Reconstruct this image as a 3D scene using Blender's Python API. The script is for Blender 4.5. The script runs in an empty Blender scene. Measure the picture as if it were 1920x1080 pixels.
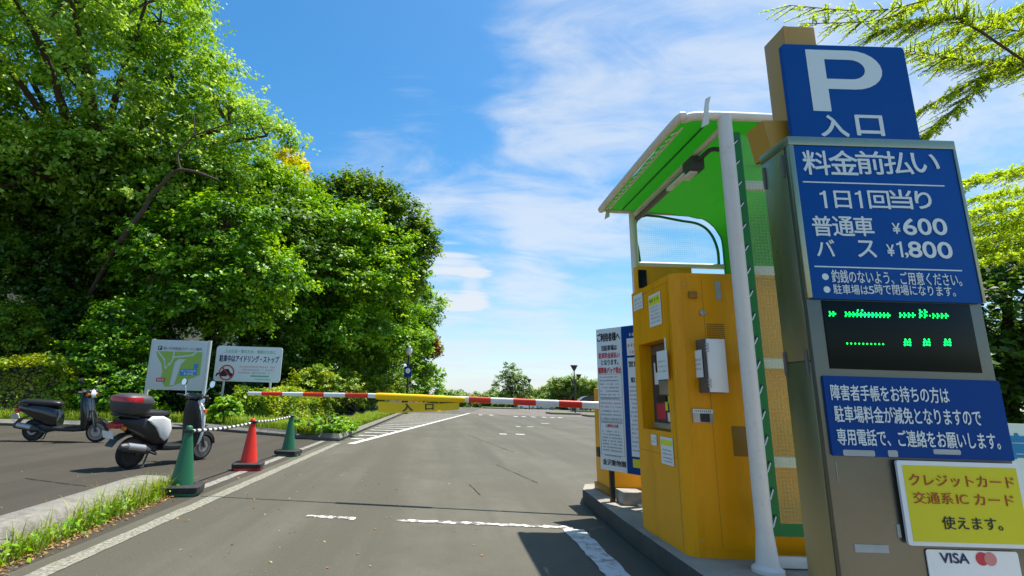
import bpy, bmesh, math, random
import numpy as np
from mathutils import Vector, Matrix
rad = math.radians
SC = bpy.context.scene
COL = SC.collection

# ------------------------------------------------------------------ camera
FOC, PPX, PPY, EYE = 951.0, 830.0, 540.0, 1.08
PITCH, ROLL = math.atan(206 / 951.0), rad(1.7)
_c, _s = math.cos(PITCH), math.sin(PITCH)
FW = Vector((0, _c, _s)); _u0 = Vector((0, -_s, _c)); _r0 = Vector((1, 0, 0))
RT = math.cos(ROLL) * _r0 + math.sin(ROLL) * _u0
UP = -math.sin(ROLL) * _r0 + math.cos(ROLL) * _u0
CAMO = Vector((0, 0, EYE))
cd = bpy.data.cameras.new('camera')
cd.sensor_width = 36; cd.lens = 36 * FOC / 1920; cd.shift_x = (960 - PPX) / 1920
cd.clip_start = 0.05; cd.clip_end = 3000
cam = bpy.data.objects.new('camera', cd); COL.objects.link(cam)
M = Matrix((RT, UP, -FW)).transposed().to_4x4(); M.translation = CAMO
cam.matrix_world = M
SC.camera = cam
# measurement helpers: where a sight line of the photograph meets a plane of the place
def ray(u, v): return RT * ((u - PPX) / FOC) + UP * ((PPY - v) / FOC) + FW
def gp(u, v, z=0.0):
    d = ray(u, v); return CAMO + d * ((z - EYE) / d.z)
def atY(u, v, Y):
    d = ray(u, v); return CAMO + d * (Y / d.y)

# ------------------------------------------------------------------ light
SUN_DIR = Vector((0.89, 0.45, 2.95)).normalized()
EL = math.asin(SUN_DIR.z); AZ = math.atan2(SUN_DIR.x, SUN_DIR.y)
sd = bpy.data.lights.new('sun', 'SUN'); sd.energy = 4.6; sd.angle = rad(0.5); sd.color = (1.0, 0.95, 0.86)
so = bpy.data.objects.new('sun', sd); COL.objects.link(so)
so.rotation_euler = SUN_DIR.to_track_quat('Z', 'Y').to_euler(); so.location = (8, 8, 30)
SC.view_settings.view_transform = 'Standard'; SC.view_settings.look = 'None'
SC.view_settings.exposure = 0.85; SC.view_settings.gamma = 1
SC.cycles.use_denoising = True
SC.cycles.max_bounces = 8; SC.cycles.transparent_max_bounces = 12
SC.cycles.sample_clamp_indirect = 6

W = bpy.data.worlds.new('World'); SC.world = W; W.use_nodes = True
def build_world():
    nt = W.node_tree; nt.nodes.clear(); L = nt.links.new
    def N(t, **k):
        n = nt.nodes.new(t)
        for a, b in k.items(): setattr(n, a, b)
        return n
    def mth(op, a, b=None, clamp=False):
        n = N('ShaderNodeMath', operation=op, use_clamp=clamp)
        for i, x in enumerate((a, b)):
            if x is None: continue
            if isinstance(x, (int, float)): n.inputs[i].default_value = x
            else: L(x, n.inputs[i])
        return n.outputs[0]
    sky = N('ShaderNodeTexSky'); sky.sky_type = 'NISHITA'; sky.sun_disc = False
    sky.sun_elevation = EL; sky.sun_rotation = AZ; sky.air_density = 1.0; sky.dust_density = 0.6; sky.ozone_density = 2.0
    hs = N('ShaderNodeHueSaturation'); hs.inputs['Saturation'].default_value = 1.36; hs.inputs['Value'].default_value = 1.5; hs.inputs['Hue'].default_value = 0.492
    L(sky.outputs[0], hs.inputs['Color'])
    tc = N('ShaderNodeTexCoord'); sep = N('ShaderNodeSeparateXYZ'); L(tc.outputs['Generated'], sep.inputs[0])
    zz = mth('ADD', mth('MAXIMUM', sep.outputs[2], 0.0), 0.16)
    px = mth('DIVIDE', sep.outputs[0], zz); py = mth('DIVIDE', sep.outputs[1], zz)
    comb = N('ShaderNodeCombineXYZ'); L(px, comb.inputs[0]); L(py, comb.inputs[1])
    def noise(scale, detail, rough, dist, rot, sc, off=(0, 0, 0)):
        mp = N('ShaderNodeMapping'); mp.inputs['Rotation'].default_value = (0, 0, rot); mp.inputs['Scale'].default_value = sc
        mp.inputs['Location'].default_value = off
        L(comb.outputs[0], mp.inputs[0])
        n = N('ShaderNodeTexNoise'); n.inputs['Scale'].default_value = scale; n.inputs['Detail'].default_value = detail
        n.inputs['Roughness'].default_value = rough; n.inputs['Distortion'].default_value = dist
        L(mp.outputs[0], n.inputs[0]); return n.outputs[0]
    streak = noise(1.5, 9, 0.56, 0.35, rad(-28), (0.75, 1.7, 1), (3.1, 1.7, 0))
    fine = noise(3.6, 8, 0.62, 0.8, rad(-20), (0.8, 1.5, 1), (7.3, 2.2, 0))
    def blob(u, v, c0, c1, amp):      # a lit patch of cloud around one direction of the sky
        d = ray(u, v).normalized()
        dp = N('ShaderNodeVectorMath', operation='DOT_PRODUCT'); L(tc.outputs['Generated'], dp.inputs[0]); dp.inputs[1].default_value = d
        mr = N('ShaderNodeMapRange', interpolation_type='SMOOTHSTEP'); L(dp.outputs['Value'], mr.inputs[0])
        mr.inputs[1].default_value = math.cos(rad(c1)); mr.inputs[2].default_value = math.cos(rad(c0))
        mr.inputs[3].default_value = 0; mr.inputs[4].default_value = amp
        return mr.outputs[0]
    bias = blob(1330, 90, 4, 26, 0.22)
    for b in (blob(860, 265, 2, 17, 0.16), blob(1050, 380, 3, 13, 0.2), blob(1700, 160, 3, 20, 0.14), 
              blob(960, 640, 4, 16, 0.2), blob(1060, 500, 2, 10, 0.08), blob(1850, 240, 1, 7, 0.2), blob(760, 290, 2, 9, 0.2), blob(900, 450, 1, 6, -0.2), blob(1130, 570, 1, 6, -0.2), blob(1000, 130, 2, 8, 0.08), blob(700, 40, 5, 19, -0.34), blob(330, 0, 5, 26, -0.3), blob(620, 275, 1, 8, 0.2), blob(1180, 30, 2, 12, 0.1)):
        bias = mth('ADD', bias, b)
    def stretch(x): return mth('MULTIPLY', mth('SUBTRACT', x, 0.36), 3.4, True)
    mix = mth('ADD', mth('MULTIPLY', stretch(streak), 0.46), mth('MULTIPLY', stretch(fine), 0.32))
    cov = mth('ADD', mix, bias)
    mr = N('ShaderNodeMapRange', interpolation_type='SMOOTHSTEP'); L(cov, mr.inputs[0])
    mr.inputs[1].default_value = 0.27; mr.inputs[2].default_value = 1.02; mr.inputs[3].default_value = 0; mr.inputs[4].default_value = 0.74
    hz = N('ShaderNodeMapRange', interpolation_type='SMOOTHSTEP'); L(sep.outputs[2], hz.inputs[0])
    hz.inputs[1].default_value = 0.0; hz.inputs[2].default_value = 0.36; hz.inputs[3].default_value = 0.55; hz.inputs[4].default_value = 0.0
    lens = mth('ADD', mth('ADD', mth('MULTIPLY', blob(840, 535, .3, 6.5, 1.0), .5), mth('MULTIPLY', stretch(noise(2.2, 7, .5, .2, rad(-14), (.32, 2.6, 1), (1.3, 4.7, 0))), .5)), mth('MULTIPLY', blob(905, 535, .3, 3.2, 1.0), .22))
    lm = N('ShaderNodeMapRange', interpolation_type='SMOOTHSTEP'); L(lens, lm.inputs[0]); lm.inputs[1].default_value = 0.46; lm.inputs[2].default_value = 0.8; lm.inputs[4].default_value = 0.95
    cl = mth('MAXIMUM', mr.outputs[0], lm.outputs[0])
    m0 = N('ShaderNodeMix', data_type='RGBA'); L(hz.outputs[0], m0.inputs[0]); L(hs.outputs[0], m0.inputs[6]); m0.inputs[7].default_value = (4.7, 5.6, 6.5, 1)
    m = N('ShaderNodeMix', data_type='RGBA'); L(cl, m.inputs[0]); L(m0.outputs[2], m.inputs[6]); m.inputs[7].default_value = (5.9, 6.4, 7.0, 1)
    bg = N('ShaderNodeBackground'); bg.inputs[1].default_value = 0.075; L(m.outputs[2], bg.inputs[0])
    o = N('ShaderNodeOutputWorld'); L(bg.outputs[0], o.inputs[0])
build_world()

# ------------------------------------------------------------------ materials
def mat(name, col, rough=0.5, metal=0.0, var=0.0, vscale=4.0, bump=0.0, bscale=60.0, dirt=None, dscale=3.0, damt=0.5, spec=0.5, streak=None, emit=None, coat=0.0):
    m = bpy.data.materials.new(name); m.use_nodes = True
    nt = m.node_tree; b = nt.nodes['Principled BSDF']; L = nt.links.new
    b.inputs['Roughness'].default_value = rough; b.inputs['Metallic'].default_value = metal
    b.inputs['Specular IOR Level'].default_value = spec; b.inputs['Coat Weight'].default_value = coat
    c4 = tuple(col) + (1,)
    b.inputs['Base Color'].default_value = c4
    geo = nt.nodes.new('ShaderNodeTexCoord'); src = geo.outputs['Object']
    if streak:
        mp = nt.nodes.new('ShaderNodeMapping'); mp.inputs['Scale'].default_value = streak; L(src, mp.inputs[0]); src = mp.outputs[0]
    cur = None
    if var > 0:
        n = nt.nodes.new('ShaderNodeTexNoise'); n.inputs['Scale'].default_value = vscale; n.inputs['Detail'].default_value = 6; L(src, n.inputs[0])
        mx = nt.nodes.new('ShaderNodeMix'); mx.data_type = 'RGBA'
        mx.inputs[6].default_value = tuple(max(0, x * (1 - var)) for x in col) + (1,)
        mx.inputs[7].default_value = tuple(min(1, x * (1 + var)) for x in col) + (1,)
        L(n.outputs[0], mx.inputs[0]); cur = mx.outputs[2]
        rr = nt.nodes.new('ShaderNodeMapRange'); rr.inputs[3].default_value = max(0.02, rough - 0.1); rr.inputs[4].default_value = min(1, rough + 0.1)
        L(n.outputs[0], rr.inputs[0]); L(rr.outputs[0], b.inputs['Roughness'])
    if dirt:
        n = nt.nodes.new('ShaderNodeTexNoise'); n.inputs['Scale'].default_value = dscale; n.inputs['Detail'].default_value = 8; n.inputs['Roughness'].default_value = 0.7; L(src, n.inputs[0])
        r = nt.nodes.new('ShaderNodeMapRange'); r.inputs[1].default_value = 0.5; r.inputs[2].default_value = 0.75; r.inputs[4].default_value = damt; L(n.outputs[0], r.inputs[0])
        mx = nt.nodes.new('ShaderNodeMix'); mx.data_type = 'RGBA'; L(r.outputs[0], mx.inputs[0])
        if cur: L(cur, mx.inputs[6])
        else: mx.inputs[6].default_value = c4
        mx.inputs[7].default_value = tuple(dirt) + (1,); cur = mx.outputs[2]
    if cur: L(cur, b.inputs['Base Color'])
    if bump > 0:
        n = nt.nodes.new('ShaderNodeTexNoise'); n.inputs['Scale'].default_value = bscale; n.inputs['Detail'].default_value = 4; L(geo.outputs['Object'], n.inputs[0])
        bp = nt.nodes.new('ShaderNodeBump'); bp.inputs['Strength'].default_value = bump; bp.inputs['Distance'].default_value = 0.01
        L(n.outputs[0], bp.inputs['Height']); L(bp.outputs[0], b.inputs['Normal'])
    if emit:
        b.inputs['Emission Color'].default_value = tuple(emit[0]) + (1,); b.inputs['Emission Strength'].default_value = emit[1]
    return m

def asphalt(name, col, patch):
    m = bpy.data.materials.new(name); m.use_nodes = True
    nt = m.node_tree; b = nt.nodes['Principled BSDF']; L = nt.links.new
    g = nt.nodes.new('ShaderNodeNewGeometry')
    def noise(sc, det, rough=0.6, scale=None):
        n = nt.nodes.new('ShaderNodeTexNoise'); n.inputs['Scale'].default_value = sc; n.inputs['Detail'].default_value = det; n.inputs['Roughness'].default_value = rough
        if scale:
            mp = nt.nodes.new('ShaderNodeMapping'); mp.inputs['Scale'].default_value = scale; L(g.outputs['Position'], mp.inputs[0]); L(mp.outputs[0], n.inputs[0])
        else: L(g.outputs['Position'], n.inputs[0])
        return n.outputs[0]
    def mix(fac, a, bb):
        mx = nt.nodes.new('ShaderNodeMix'); mx.data_type = 'RGBA'; L(fac, mx.inputs[0])
        for i, x in ((6, a), (7, bb)):
            if isinstance(x, tuple): mx.inputs[i].default_value = x + (1,)
            else: L(x, mx.inputs[i])
        return mx.outputs[2]
    def rng(x, a, bb, lo=0.0, hi=1.0):
        r = nt.nodes.new('ShaderNodeMapRange'); r.inputs[1].default_value = a; r.inputs[2].default_value = bb; r.inputs[3].default_value = lo; r.inputs[4].default_value = hi
        L(x, r.inputs[0]); return r.outputs[0]
    base = mix(rng(noise(0.55, 5, 0.6), 0.35, 0.68), col, patch)
    lanes = rng(noise(1.0, 3, 0.5, (1.1, 0.06, 1)), 0.4, 0.7)
    base = mix(rng(noise(1.0, 5, 0.6, (1.1, 0.07, 1)), 0.42, 0.6, 0, 0.95), base, tuple(x * y for x, y in zip(col, (.64, .61, .58))))
    base = mix(rng(noise(0.42, 5, 0.7), 0.46, 0.62, 0, 0.7), base, tuple(x * y for x, y in zip(col, (.72, .68, .64))))
    st = rng(noise(3.4, 9, 0.85), 0.52, 0.68, 0, 0.6)
    base = mix(st, base, tuple(x * 0.55 for x in col))
    base = mix(rng(noise(150, 3, 0.8), 0.38, 0.62, 0, 0.75), tuple(x * 0.6 for x in col), base)
    agg = rng(noise(70, 2, 0.9), 0.62, 0.72, 0, 0.7)
    base = mix(agg, base, tuple(min(1, x * 2.1) for x in col))
    L(base, b.inputs['Base Color']); b.inputs['Roughness'].default_value = 0.78; b.inputs['Specular IOR Level'].default_value = 0.32
    bp = nt.nodes.new('ShaderNodeBump'); bp.inputs['Strength'].default_value = 0.55; bp.inputs['Distance'].default_value = 0.008
    L(noise(120, 4, 0.8), bp.inputs['Height']); L(bp.outputs[0], b.inputs['Normal'])
    return m

def paint_mat(name, col, under, lo, hi, scale=22):
    m = mat(name, col, 0.8)
    nt = m.node_tree; b = nt.nodes['Principled BSDF']; L = nt.links.new
    g = nt.nodes.new('ShaderNodeNewGeometry')
    n = nt.nodes.new('ShaderNodeTexNoise'); n.inputs['Scale'].default_value = scale; n.inputs['Detail'].default_value = 7; n.inputs['Roughness'].default_value = 0.75; L(g.outputs['Position'], n.inputs[0])
    r = nt.nodes.new('ShaderNodeMapRange'); r.inputs[1].default_value = lo; r.inputs[2].default_value = hi; L(n.outputs[0], r.inputs[0])
    mx = nt.nodes.new('ShaderNodeMix'); mx.data_type = 'RGBA'; L(r.outputs[0], mx.inputs[0]); mx.inputs[6].default_value = tuple(under) + (1,); mx.inputs[7].default_value = tuple(col) + (1,)
    L(mx.outputs[2], b.inputs['Base Color'])
    bp = nt.nodes.new('ShaderNodeBump'); bp.inputs['Strength'].default_value = 0.6; bp.inputs['Distance'].default_value = 0.01
    L(n.outputs[0], bp.inputs['Height']); L(bp.outputs[0], b.inputs['Normal'])
    return m

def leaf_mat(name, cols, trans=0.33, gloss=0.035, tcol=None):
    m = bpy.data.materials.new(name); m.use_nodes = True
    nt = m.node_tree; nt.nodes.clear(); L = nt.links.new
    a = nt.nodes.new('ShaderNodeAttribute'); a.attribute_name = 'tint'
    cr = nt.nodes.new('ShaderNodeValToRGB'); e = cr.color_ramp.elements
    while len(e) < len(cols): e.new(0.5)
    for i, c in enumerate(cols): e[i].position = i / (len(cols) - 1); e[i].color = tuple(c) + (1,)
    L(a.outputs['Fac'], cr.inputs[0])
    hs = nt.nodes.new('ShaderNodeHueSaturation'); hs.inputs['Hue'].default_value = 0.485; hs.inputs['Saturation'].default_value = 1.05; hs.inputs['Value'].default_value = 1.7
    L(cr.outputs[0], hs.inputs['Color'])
    d = nt.nodes.new('ShaderNodeBsdfDiffuse'); t = nt.nodes.new('ShaderNodeBsdfTranslucent'); g = nt.nodes.new('ShaderNodeBsdfGlossy')
    L(cr.outputs[0], d.inputs[0]); L(hs.outputs[0], t.inputs[0]); g.inputs['Roughness'].default_value = 0.5; g.inputs['Color'].default_value = (0.9, 0.95, 0.9, 1)
    m1 = nt.nodes.new('ShaderNodeMixShader'); m1.inputs[0].default_value = trans; L(d.outputs[0], m1.inputs[1]); L(t.outputs[0], m1.inputs[2])
    m2 = nt.nodes.new('ShaderNodeMixShader'); m2.inputs[0].default_value = gloss; L(m1.outputs[0], m2.inputs[1]); L(g.outputs[0], m2.inputs[2])
    o = nt.nodes.new('ShaderNodeOutputMaterial'); L(m2.outputs[0], o.inputs[0])
    return m

def sheet_mat(name, col, trans, rough=0.5):
    m = mat(name, col, rough); nt = m.node_tree; b = nt.nodes['Principled BSDF']; L = nt.links.new
    t = nt.nodes.new('ShaderNodeBsdfTranslucent'); t.inputs[0].default_value = tuple(col) + (1,)
    mx = nt.nodes.new('ShaderNodeMixShader'); mx.inputs[0].default_value = trans
    L(b.outputs[0], mx.inputs[1]); L(t.outputs[0], mx.inputs[2]); L(mx.outputs[0], nt.nodes['Material Output'].inputs[0]); return m

def mesh_tarp_mat(name, lo=0.14, hi=0.34):
    # clear vinyl with a woven square thread grid
    m = bpy.data.materials.new(name); m.use_nodes = True
    nt = m.node_tree; nt.nodes.clear(); L = nt.links.new
    tc = nt.nodes.new('ShaderNodeNewGeometry'); sep = nt.nodes.new('ShaderNodeSeparateXYZ'); L(tc.outputs['Position'], sep.inputs[0])
    def line(sock):
        a = nt.nodes.new('ShaderNodeMath'); a.operation = 'MULTIPLY'; a.inputs[1].default_value = 1 / 0.022; L(sock, a.inputs[0])
        f = nt.nodes.new('ShaderNodeMath'); f.operation = 'FRACT'; L(a.outputs[0], f.inputs[0])
        g = nt.nodes.new('ShaderNodeMath'); g.operation = 'LESS_THAN'; g.inputs[1].default_value = 0.16; L(f.outputs[0], g.inputs[0]); return g.outputs[0]
    mx = nt.nodes.new('ShaderNodeMath'); mx.operation = 'MAXIMUM'; L(line(sep.outputs[0]), mx.inputs[0]); L(line(sep.outputs[2]), mx.inputs[1])
    fac = nt.nodes.new('ShaderNodeMapRange'); fac.inputs[3].default_value = lo; fac.inputs[4].default_value = hi; L(mx.outputs[0], fac.inputs[0])
    tr = nt.nodes.new('ShaderNodeBsdfTransparent'); tr.inputs[0].default_value = (0.93, 0.97, 0.9, 1)
    b = nt.nodes.new('ShaderNodeBsdfPrincipled'); b.inputs['Base Color'].default_value = (0.5, 0.6, 0.35, 1); b.inputs['Roughness'].default_value = 0.25
    ms = nt.nodes.new('ShaderNodeMixShader'); L(fac.outputs[0], ms.inputs[0]); L(tr.outputs[0], ms.inputs[1]); L(b.outputs[0], ms.inputs[2])
    o = nt.nodes.new('ShaderNodeOutputMaterial'); L(ms.outputs[0], o.inputs[0]); return m

ASPH = (0.128, 0.120, 0.086)
MT = dict(
    road=asphalt('asphalt', ASPH, (0.195, 0.187, 0.142)),
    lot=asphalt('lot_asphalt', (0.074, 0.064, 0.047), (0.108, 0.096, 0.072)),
    path=asphalt('path_asphalt', (0.14, 0.125, 0.125), (0.17, 0.155, 0.15)),
    bays=asphalt('bay_asphalt', (0.21, 0.178, 0.145), (0.25, 0.215, 0.175)),
    ground=mat('earth', (0.10, 0.085, 0.05), 0.95, var=0.4, vscale=1.2, bump=0.6, bscale=12),
    litter=mat('leaf_litter', (0.018, 0.022, 0.008), 0.95, var=0.5, vscale=2.0, bump=0.8, bscale=9),
    turf=mat('turf', (0.11, 0.16, 0.03), 0.95, var=0.5, vscale=3.0, bump=0.7, bscale=40),
    soil=mat('soil', (0.10, 0.085, 0.045), 0.95, var=0.4, vscale=6, bump=0.7, bscale=30),
    concrete=mat('concrete', (0.32, 0.295, 0.25), 0.9, var=0.25, vscale=9, bump=0.5, bscale=70, dirt=(0.12, 0.11, 0.09), dscale=4, damt=0.7),
    kerbdark=mat('dark_kerb_face', (0.075, 0.07, 0.06), 0.95, var=0.35, vscale=6, bump=0.7, bscale=50, dirt=(0.03, 0.03, 0.026), dscale=3, damt=0.7),
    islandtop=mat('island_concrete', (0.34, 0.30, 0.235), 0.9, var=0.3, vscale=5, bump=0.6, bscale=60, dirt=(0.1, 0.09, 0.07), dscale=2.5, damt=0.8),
    kerbc=mat('kerb_concrete', (0.225, 0.21, 0.175), 0.92, var=0.45, vscale=22, bump=1.0, bscale=80, dirt=(0.075, 0.07, 0.055), dscale=6, damt=0.9),
    lineworn=paint_mat('worn_line_paint', (0.33, 0.315, 0.24), (0.12, 0.112, 0.085), 0.40, 0.62, 38),
    lineold=paint_mat('old_line_paint', (0.36, 0.34, 0.28), (0.14, 0.13, 0.115), 0.4, 0.66, 18),
    stopold=paint_mat('stop_line_paint', (0.72, 0.71, 0.66), (0.14, 0.13, 0.115), 0.46, 0.56, 13),
    linewhite=paint_mat('white_line_paint', (0.62, 0.62, 0.59), (0.22, 0.21, 0.19), 0.36, 0.52, 10),
    crack=mat('tar_joint', (0.012, 0.012, 0.012), 0.9),
    yellow=mat('yellow_steel', (0.86, 0.35, 0.0012), 0.4, var=0.06, vscale=2.0, dirt=(0.42, 0.17, 0.004), dscale=3.2, damt=0.5, streak=(1.4, 1.4, 0.22), spec=0.25),
    yellow2=mat('yellow_cabinet', (0.85, 0.36, 0.003), 0.45, var=0.06, vscale=2.0, spec=0.3),
    ochre=mat('ochre_column', (0.50, 0.26, 0.03), 0.42, var=0.1, vscale=3, dirt=(0.3, 0.16, 0.03), damt=0.35, streak=(1, 1, 0.3)),
    yplate=mat('brown_yellow_plate', (0.30, 0.14, 0.008), 0.5),
    black=mat('black_plastic', (0.012, 0.012, 0.013), 0.45, var=0.2, vscale=8),
    blackgl=mat('black_gloss_paint', (0.010, 0.010, 0.012), 0.18, coat=0.5),
    darkgrey=mat('dark_grey_plastic', (0.05, 0.05, 0.052), 0.5, var=0.15, vscale=6),
    rubber=mat('rubber', (0.018, 0.017, 0.016), 0.85, var=0.3, vscale=12, dirt=(0.09, 0.08, 0.065), damt=0.5, dscale=9),
    seat=mat('seat_vinyl', (0.02, 0.02, 0.02), 0.38),
    white=mat('white_paint', (0.78, 0.77, 0.74), 0.35, var=0.05, vscale=5, coat=0.2),
    pipe=mat('cream_pipe_paint', (0.72, 0.68, 0.62), 0.42, var=0.08, vscale=6, dirt=(0.45, 0.38, 0.30), dscale=6, damt=0.35),
    rope=mat('white_rope', (0.75, 0.74, 0.70), 0.8),
    paper=mat('paper', (0.78, 0.79, 0.77), 0.5, var=0.04, vscale=6),
    signwhite=mat('sign_white', (0.70, 0.72, 0.72), 0.4, var=0.04, vscale=3),
    signgrey=mat('sign_grey', (0.56, 0.58, 0.55), 0.4, var=0.04, vscale=3),
    blue=mat('sign_blue', (0.0012, 0.068, 0.29), 0.55, var=0.1, vscale=1.6, dirt=(0.02, 0.09, 0.3), dscale=2.5, damt=0.3, spec=0.14),
    blue2=mat('sign_deep_blue', (0.0015, 0.045, 0.22), 0.55, var=0.08, vscale=2, spec=0.14),
    letterw=mat('white_lettering', (0.66, 0.72, 0.72), 0.5),
    letterk=mat('black_lettering', (0.015, 0.016, 0.02), 0.6),
    letternavy=mat('navy_lettering', (0.01, 0.02, 0.09), 0.6),
    letterr=mat('red_lettering', (0.55, 0.03, 0.05), 0.6),
    letterrb=mat('brick_red_lettering', (0.42, 0.06, 0.01), 0.6),
    lettero=mat('pale_red_lettering', (0.58, 0.22, 0.2), 0.6),
    letterg=mat('green_lettering', (0.12, 0.42, 0.26), 0.6),
    lettergrey=mat('grey_lettering', (0.22, 0.23, 0.24), 0.6),
    letterb=mat('blue_lettering', (0.01, 0.2, 0.42), 0.6),
    mapgreen=mat('map_green', (0.27, 0.44, 0.06), 0.5),
    mapblue=mat('map_blue', (0.03, 0.22, 0.55), 0.5),
    mint=mat('mint_sign', (0.62, 0.74, 0.64), 0.5, var=0.05),
    yellowcard=mat('yellow_card', (0.60, 0.55, 0.001), 0.5, var=0.03),
    yellowsign=mat('yellow_vinyl', (0.95, 0.57, 0.001), 0.45, var=0.05, spec=0.3),
    cardyellow=mat('highlight_yellow', (0.75, 0.75, 0.03), 0.5),
    steel=mat('stainless_steel', (0.34, 0.33, 0.22), 0.30, 0.92, var=0.12, vscale=3, streak=(9, 9, 0.5), dirt=(0.22, 0.2, 0.14), damt=0.3),
    steelface=mat('stainless_face', (0.15, 0.15, 0.128), 0.3, 0.8, var=0.14, vscale=4, dirt=(0.14, 0.125, 0.09), dscale=5, damt=0.5, bump=0.08, bscale=30),
    chrome=mat('chrome', (0.7, 0.7, 0.7), 0.15, 1.0),
    alu=mat('cast_aluminium', (0.42, 0.42, 0.42), 0.4, 0.8),
    tape=mat('old_tape', (0.36, 0.38, 0.36), 0.55, var=0.25, vscale=14),
    ledglass=mat('led_glass', (0.006, 0.010, 0.009), 0.2, spec=0.12),
    led=mat('lit_led', (0.0, 0.3, 0.05), 0.4, emit=((0.0, 1.0, 0.12), 2.2)),
    greysteel=mat('grey_box_steel', (0.13, 0.11, 0.10), 0.45, 0.3, var=0.15, vscale=5),
    greendk=mat('green_cone', (0.008, 0.12, 0.05), 0.5, var=0.1, vscale=6, dirt=(0.05, 0.13, 0.09), damt=0.4),
    redcone=mat('red_cone', (0.72, 0.022, 0.008), 0.5, var=0.08, vscale=6),
    red=mat('red_paint', (0.74, 0.035, 0.01), 0.4, var=0.06, vscale=8),
    redlens=mat('red_lens', (0.45, 0.01, 0.015), 0.2),
    orange=mat('orange_lens', (0.75, 0.2, 0.01), 0.25),
    glass=mat('dark_glass', (0.02, 0.025, 0.03), 0.08),
    lampglass=mat('lamp_glass', (0.75, 0.78, 0.8), 0.2),
    lampmetal=mat('dark_lamp_metal', (0.02, 0.022, 0.025), 0.45),
    bark=mat('bark', (0.075, 0.05, 0.033), 0.95, var=0.4, vscale=10, bump=0.9, bscale=25),
    greensheet=sheet_mat('green_tarp', (0.012, 0.20, 0.006), 0.3, 0.55),
    greenhem=sheet_mat('green_hem', (0.02, 0.24, 0.05), 0.3, 0.6),
    clear=mesh_tarp_mat('clear_mesh_tarp'), clearer=mesh_tarp_mat('thin_mesh_tarp', 0.03, 0.16),
    carwhite=mat('car_white', (0.8, 0.8, 0.8), 0.25, coat=0.6), carsilver=mat('car_silver', (0.45, 0.47, 0.5), 0.3, 0.4, coat=0.6), carnavy=mat('car_navy', (0.02, 0.025, 0.05), 0.25, coat=0.6),
    leafA=leaf_mat('leaf_light', [(0.07, 0.17, 0.008), (0.21, 0.40, 0.022), (0.42, 0.57, 0.09)], gloss=0.045),
    leafB=leaf_mat('leaf_mid', [(0.045, 0.14, 0.006), (0.155, 0.36, 0.010), (0.34, 0.52, 0.02)]),
    leafC=leaf_mat('leaf_dark', [(0.022, 0.08, 0.006), (0.085, 0.20, 0.010), (0.26, 0.37, 0.02)], trans=0.3),
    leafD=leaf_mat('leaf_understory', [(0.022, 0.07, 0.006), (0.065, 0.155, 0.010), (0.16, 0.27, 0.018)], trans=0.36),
    leafY=leaf_mat('blossom_yellow', [(0.34, 0.36, 0.01), (0.62, 0.57, 0.010), (0.74, 0.68, 0.03)], trans=0.3),
    leafO=leaf_mat('leaf_russet', [(0.18, 0.09, 0.012), (0.28, 0.12, 0.02), (0.25, 0.17, 0.03)], trans=0.3),
    leafH=leaf_mat('leaf_hedge', [(0.06, 0.16, 0.008), (0.19, 0.31, 0.012), (0.37, 0.42, 0.02)]),
    leafN=leaf_mat('leaf_fresh_needle', [(0.18, 0.31, 0.010), (0.31, 0.46, 0.014), (0.45, 0.55, 0.03)], trans=0.55, gloss=0.03),
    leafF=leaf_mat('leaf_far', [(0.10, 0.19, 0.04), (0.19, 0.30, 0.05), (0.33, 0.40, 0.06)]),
    grass=leaf_mat('grass_blade', [(0.09, 0.19, 0.012), (0.22, 0.33, 0.02), (0.42, 0.37, 0.07)], gloss=0.03),
    drygrass=leaf_mat('dry_litter', [(0.22, 0.10, 0.03), (0.33, 0.19, 0.07), (0.4, 0.3, 0.12)], trans=0.2, gloss=0.02),
)

# ------------------------------------------------------------------ object helpers
def tag(o, label=None, cat=None, group=None, kind=None):
    if label: o['label'] = label
    if cat: o['category'] = cat
    if group: o['group'] = group
    if kind: o['kind'] = kind
    return o
def thing(name, label, cat, loc=(0, 0, 0), group=None):
    o = bpy.data.objects.new(name, None); COL.objects.link(o); o.location = loc; o.empty_display_size = 0.2
    return tag(o, label, cat, group)
def wloc(o):
    v = Vector((0, 0, 0))
    while o: v = v + o.location; o = o.parent
    return v
def link_mesh(name, me, mats, parent=None):
    o = bpy.data.objects.new(name, me); COL.objects.link(o)
    for m in (mats if isinstance(mats, (list, tuple)) else [mats]): me.materials.append(m)
    if parent: o.parent = parent
    return o
def copy_tree(o, parent=None):
    c = o.copy(); COL.objects.link(c); c.parent = parent
    for ch in list(o.children): copy_tree(ch, c)
    return c

class Plane:
    def __init__(s, o, r, up=(0, 0, 1)):
        s.o = Vector(o); s.r = Vector(r).normalized(); s.u = Vector(up).normalized(); s.n = s.r.cross(s.u).normalized()
    def P(s, x, y, off=0): return s.o + s.r * x + s.u * y + s.n * off
    def px(s, u, v):
        d = ray(u, v); t = (s.o - CAMO).dot(s.n) / d.dot(s.n); p = CAMO + d * t - s.o
        return p.dot(s.r), p.dot(s.u)

_tcache = {}
def text_mesh(body, bold):
    k = (body, bold)
    if k in _tcache: return _tcache[k]
    cu = bpy.data.curves.new('lettering', 'FONT'); cu.body = body; cu.offset = bold; cu.resolution_u = 4
    o = bpy.data.objects.new('lettering', cu); COL.objects.link(o); bpy.context.view_layer.update()
    me = bpy.data.meshes.new_from_object(o.evaluated_get(bpy.context.evaluated_depsgraph_get()))
    vs = [(v.co.x, v.co.y) for v in me.vertices]; fs = [tuple(p.vertices) for p in me.polygons]
    bpy.data.objects.remove(o); bpy.data.meshes.remove(me); bpy.data.curves.remove(cu)
    _tcache[k] = (vs, fs); return _tcache[k]

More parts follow.
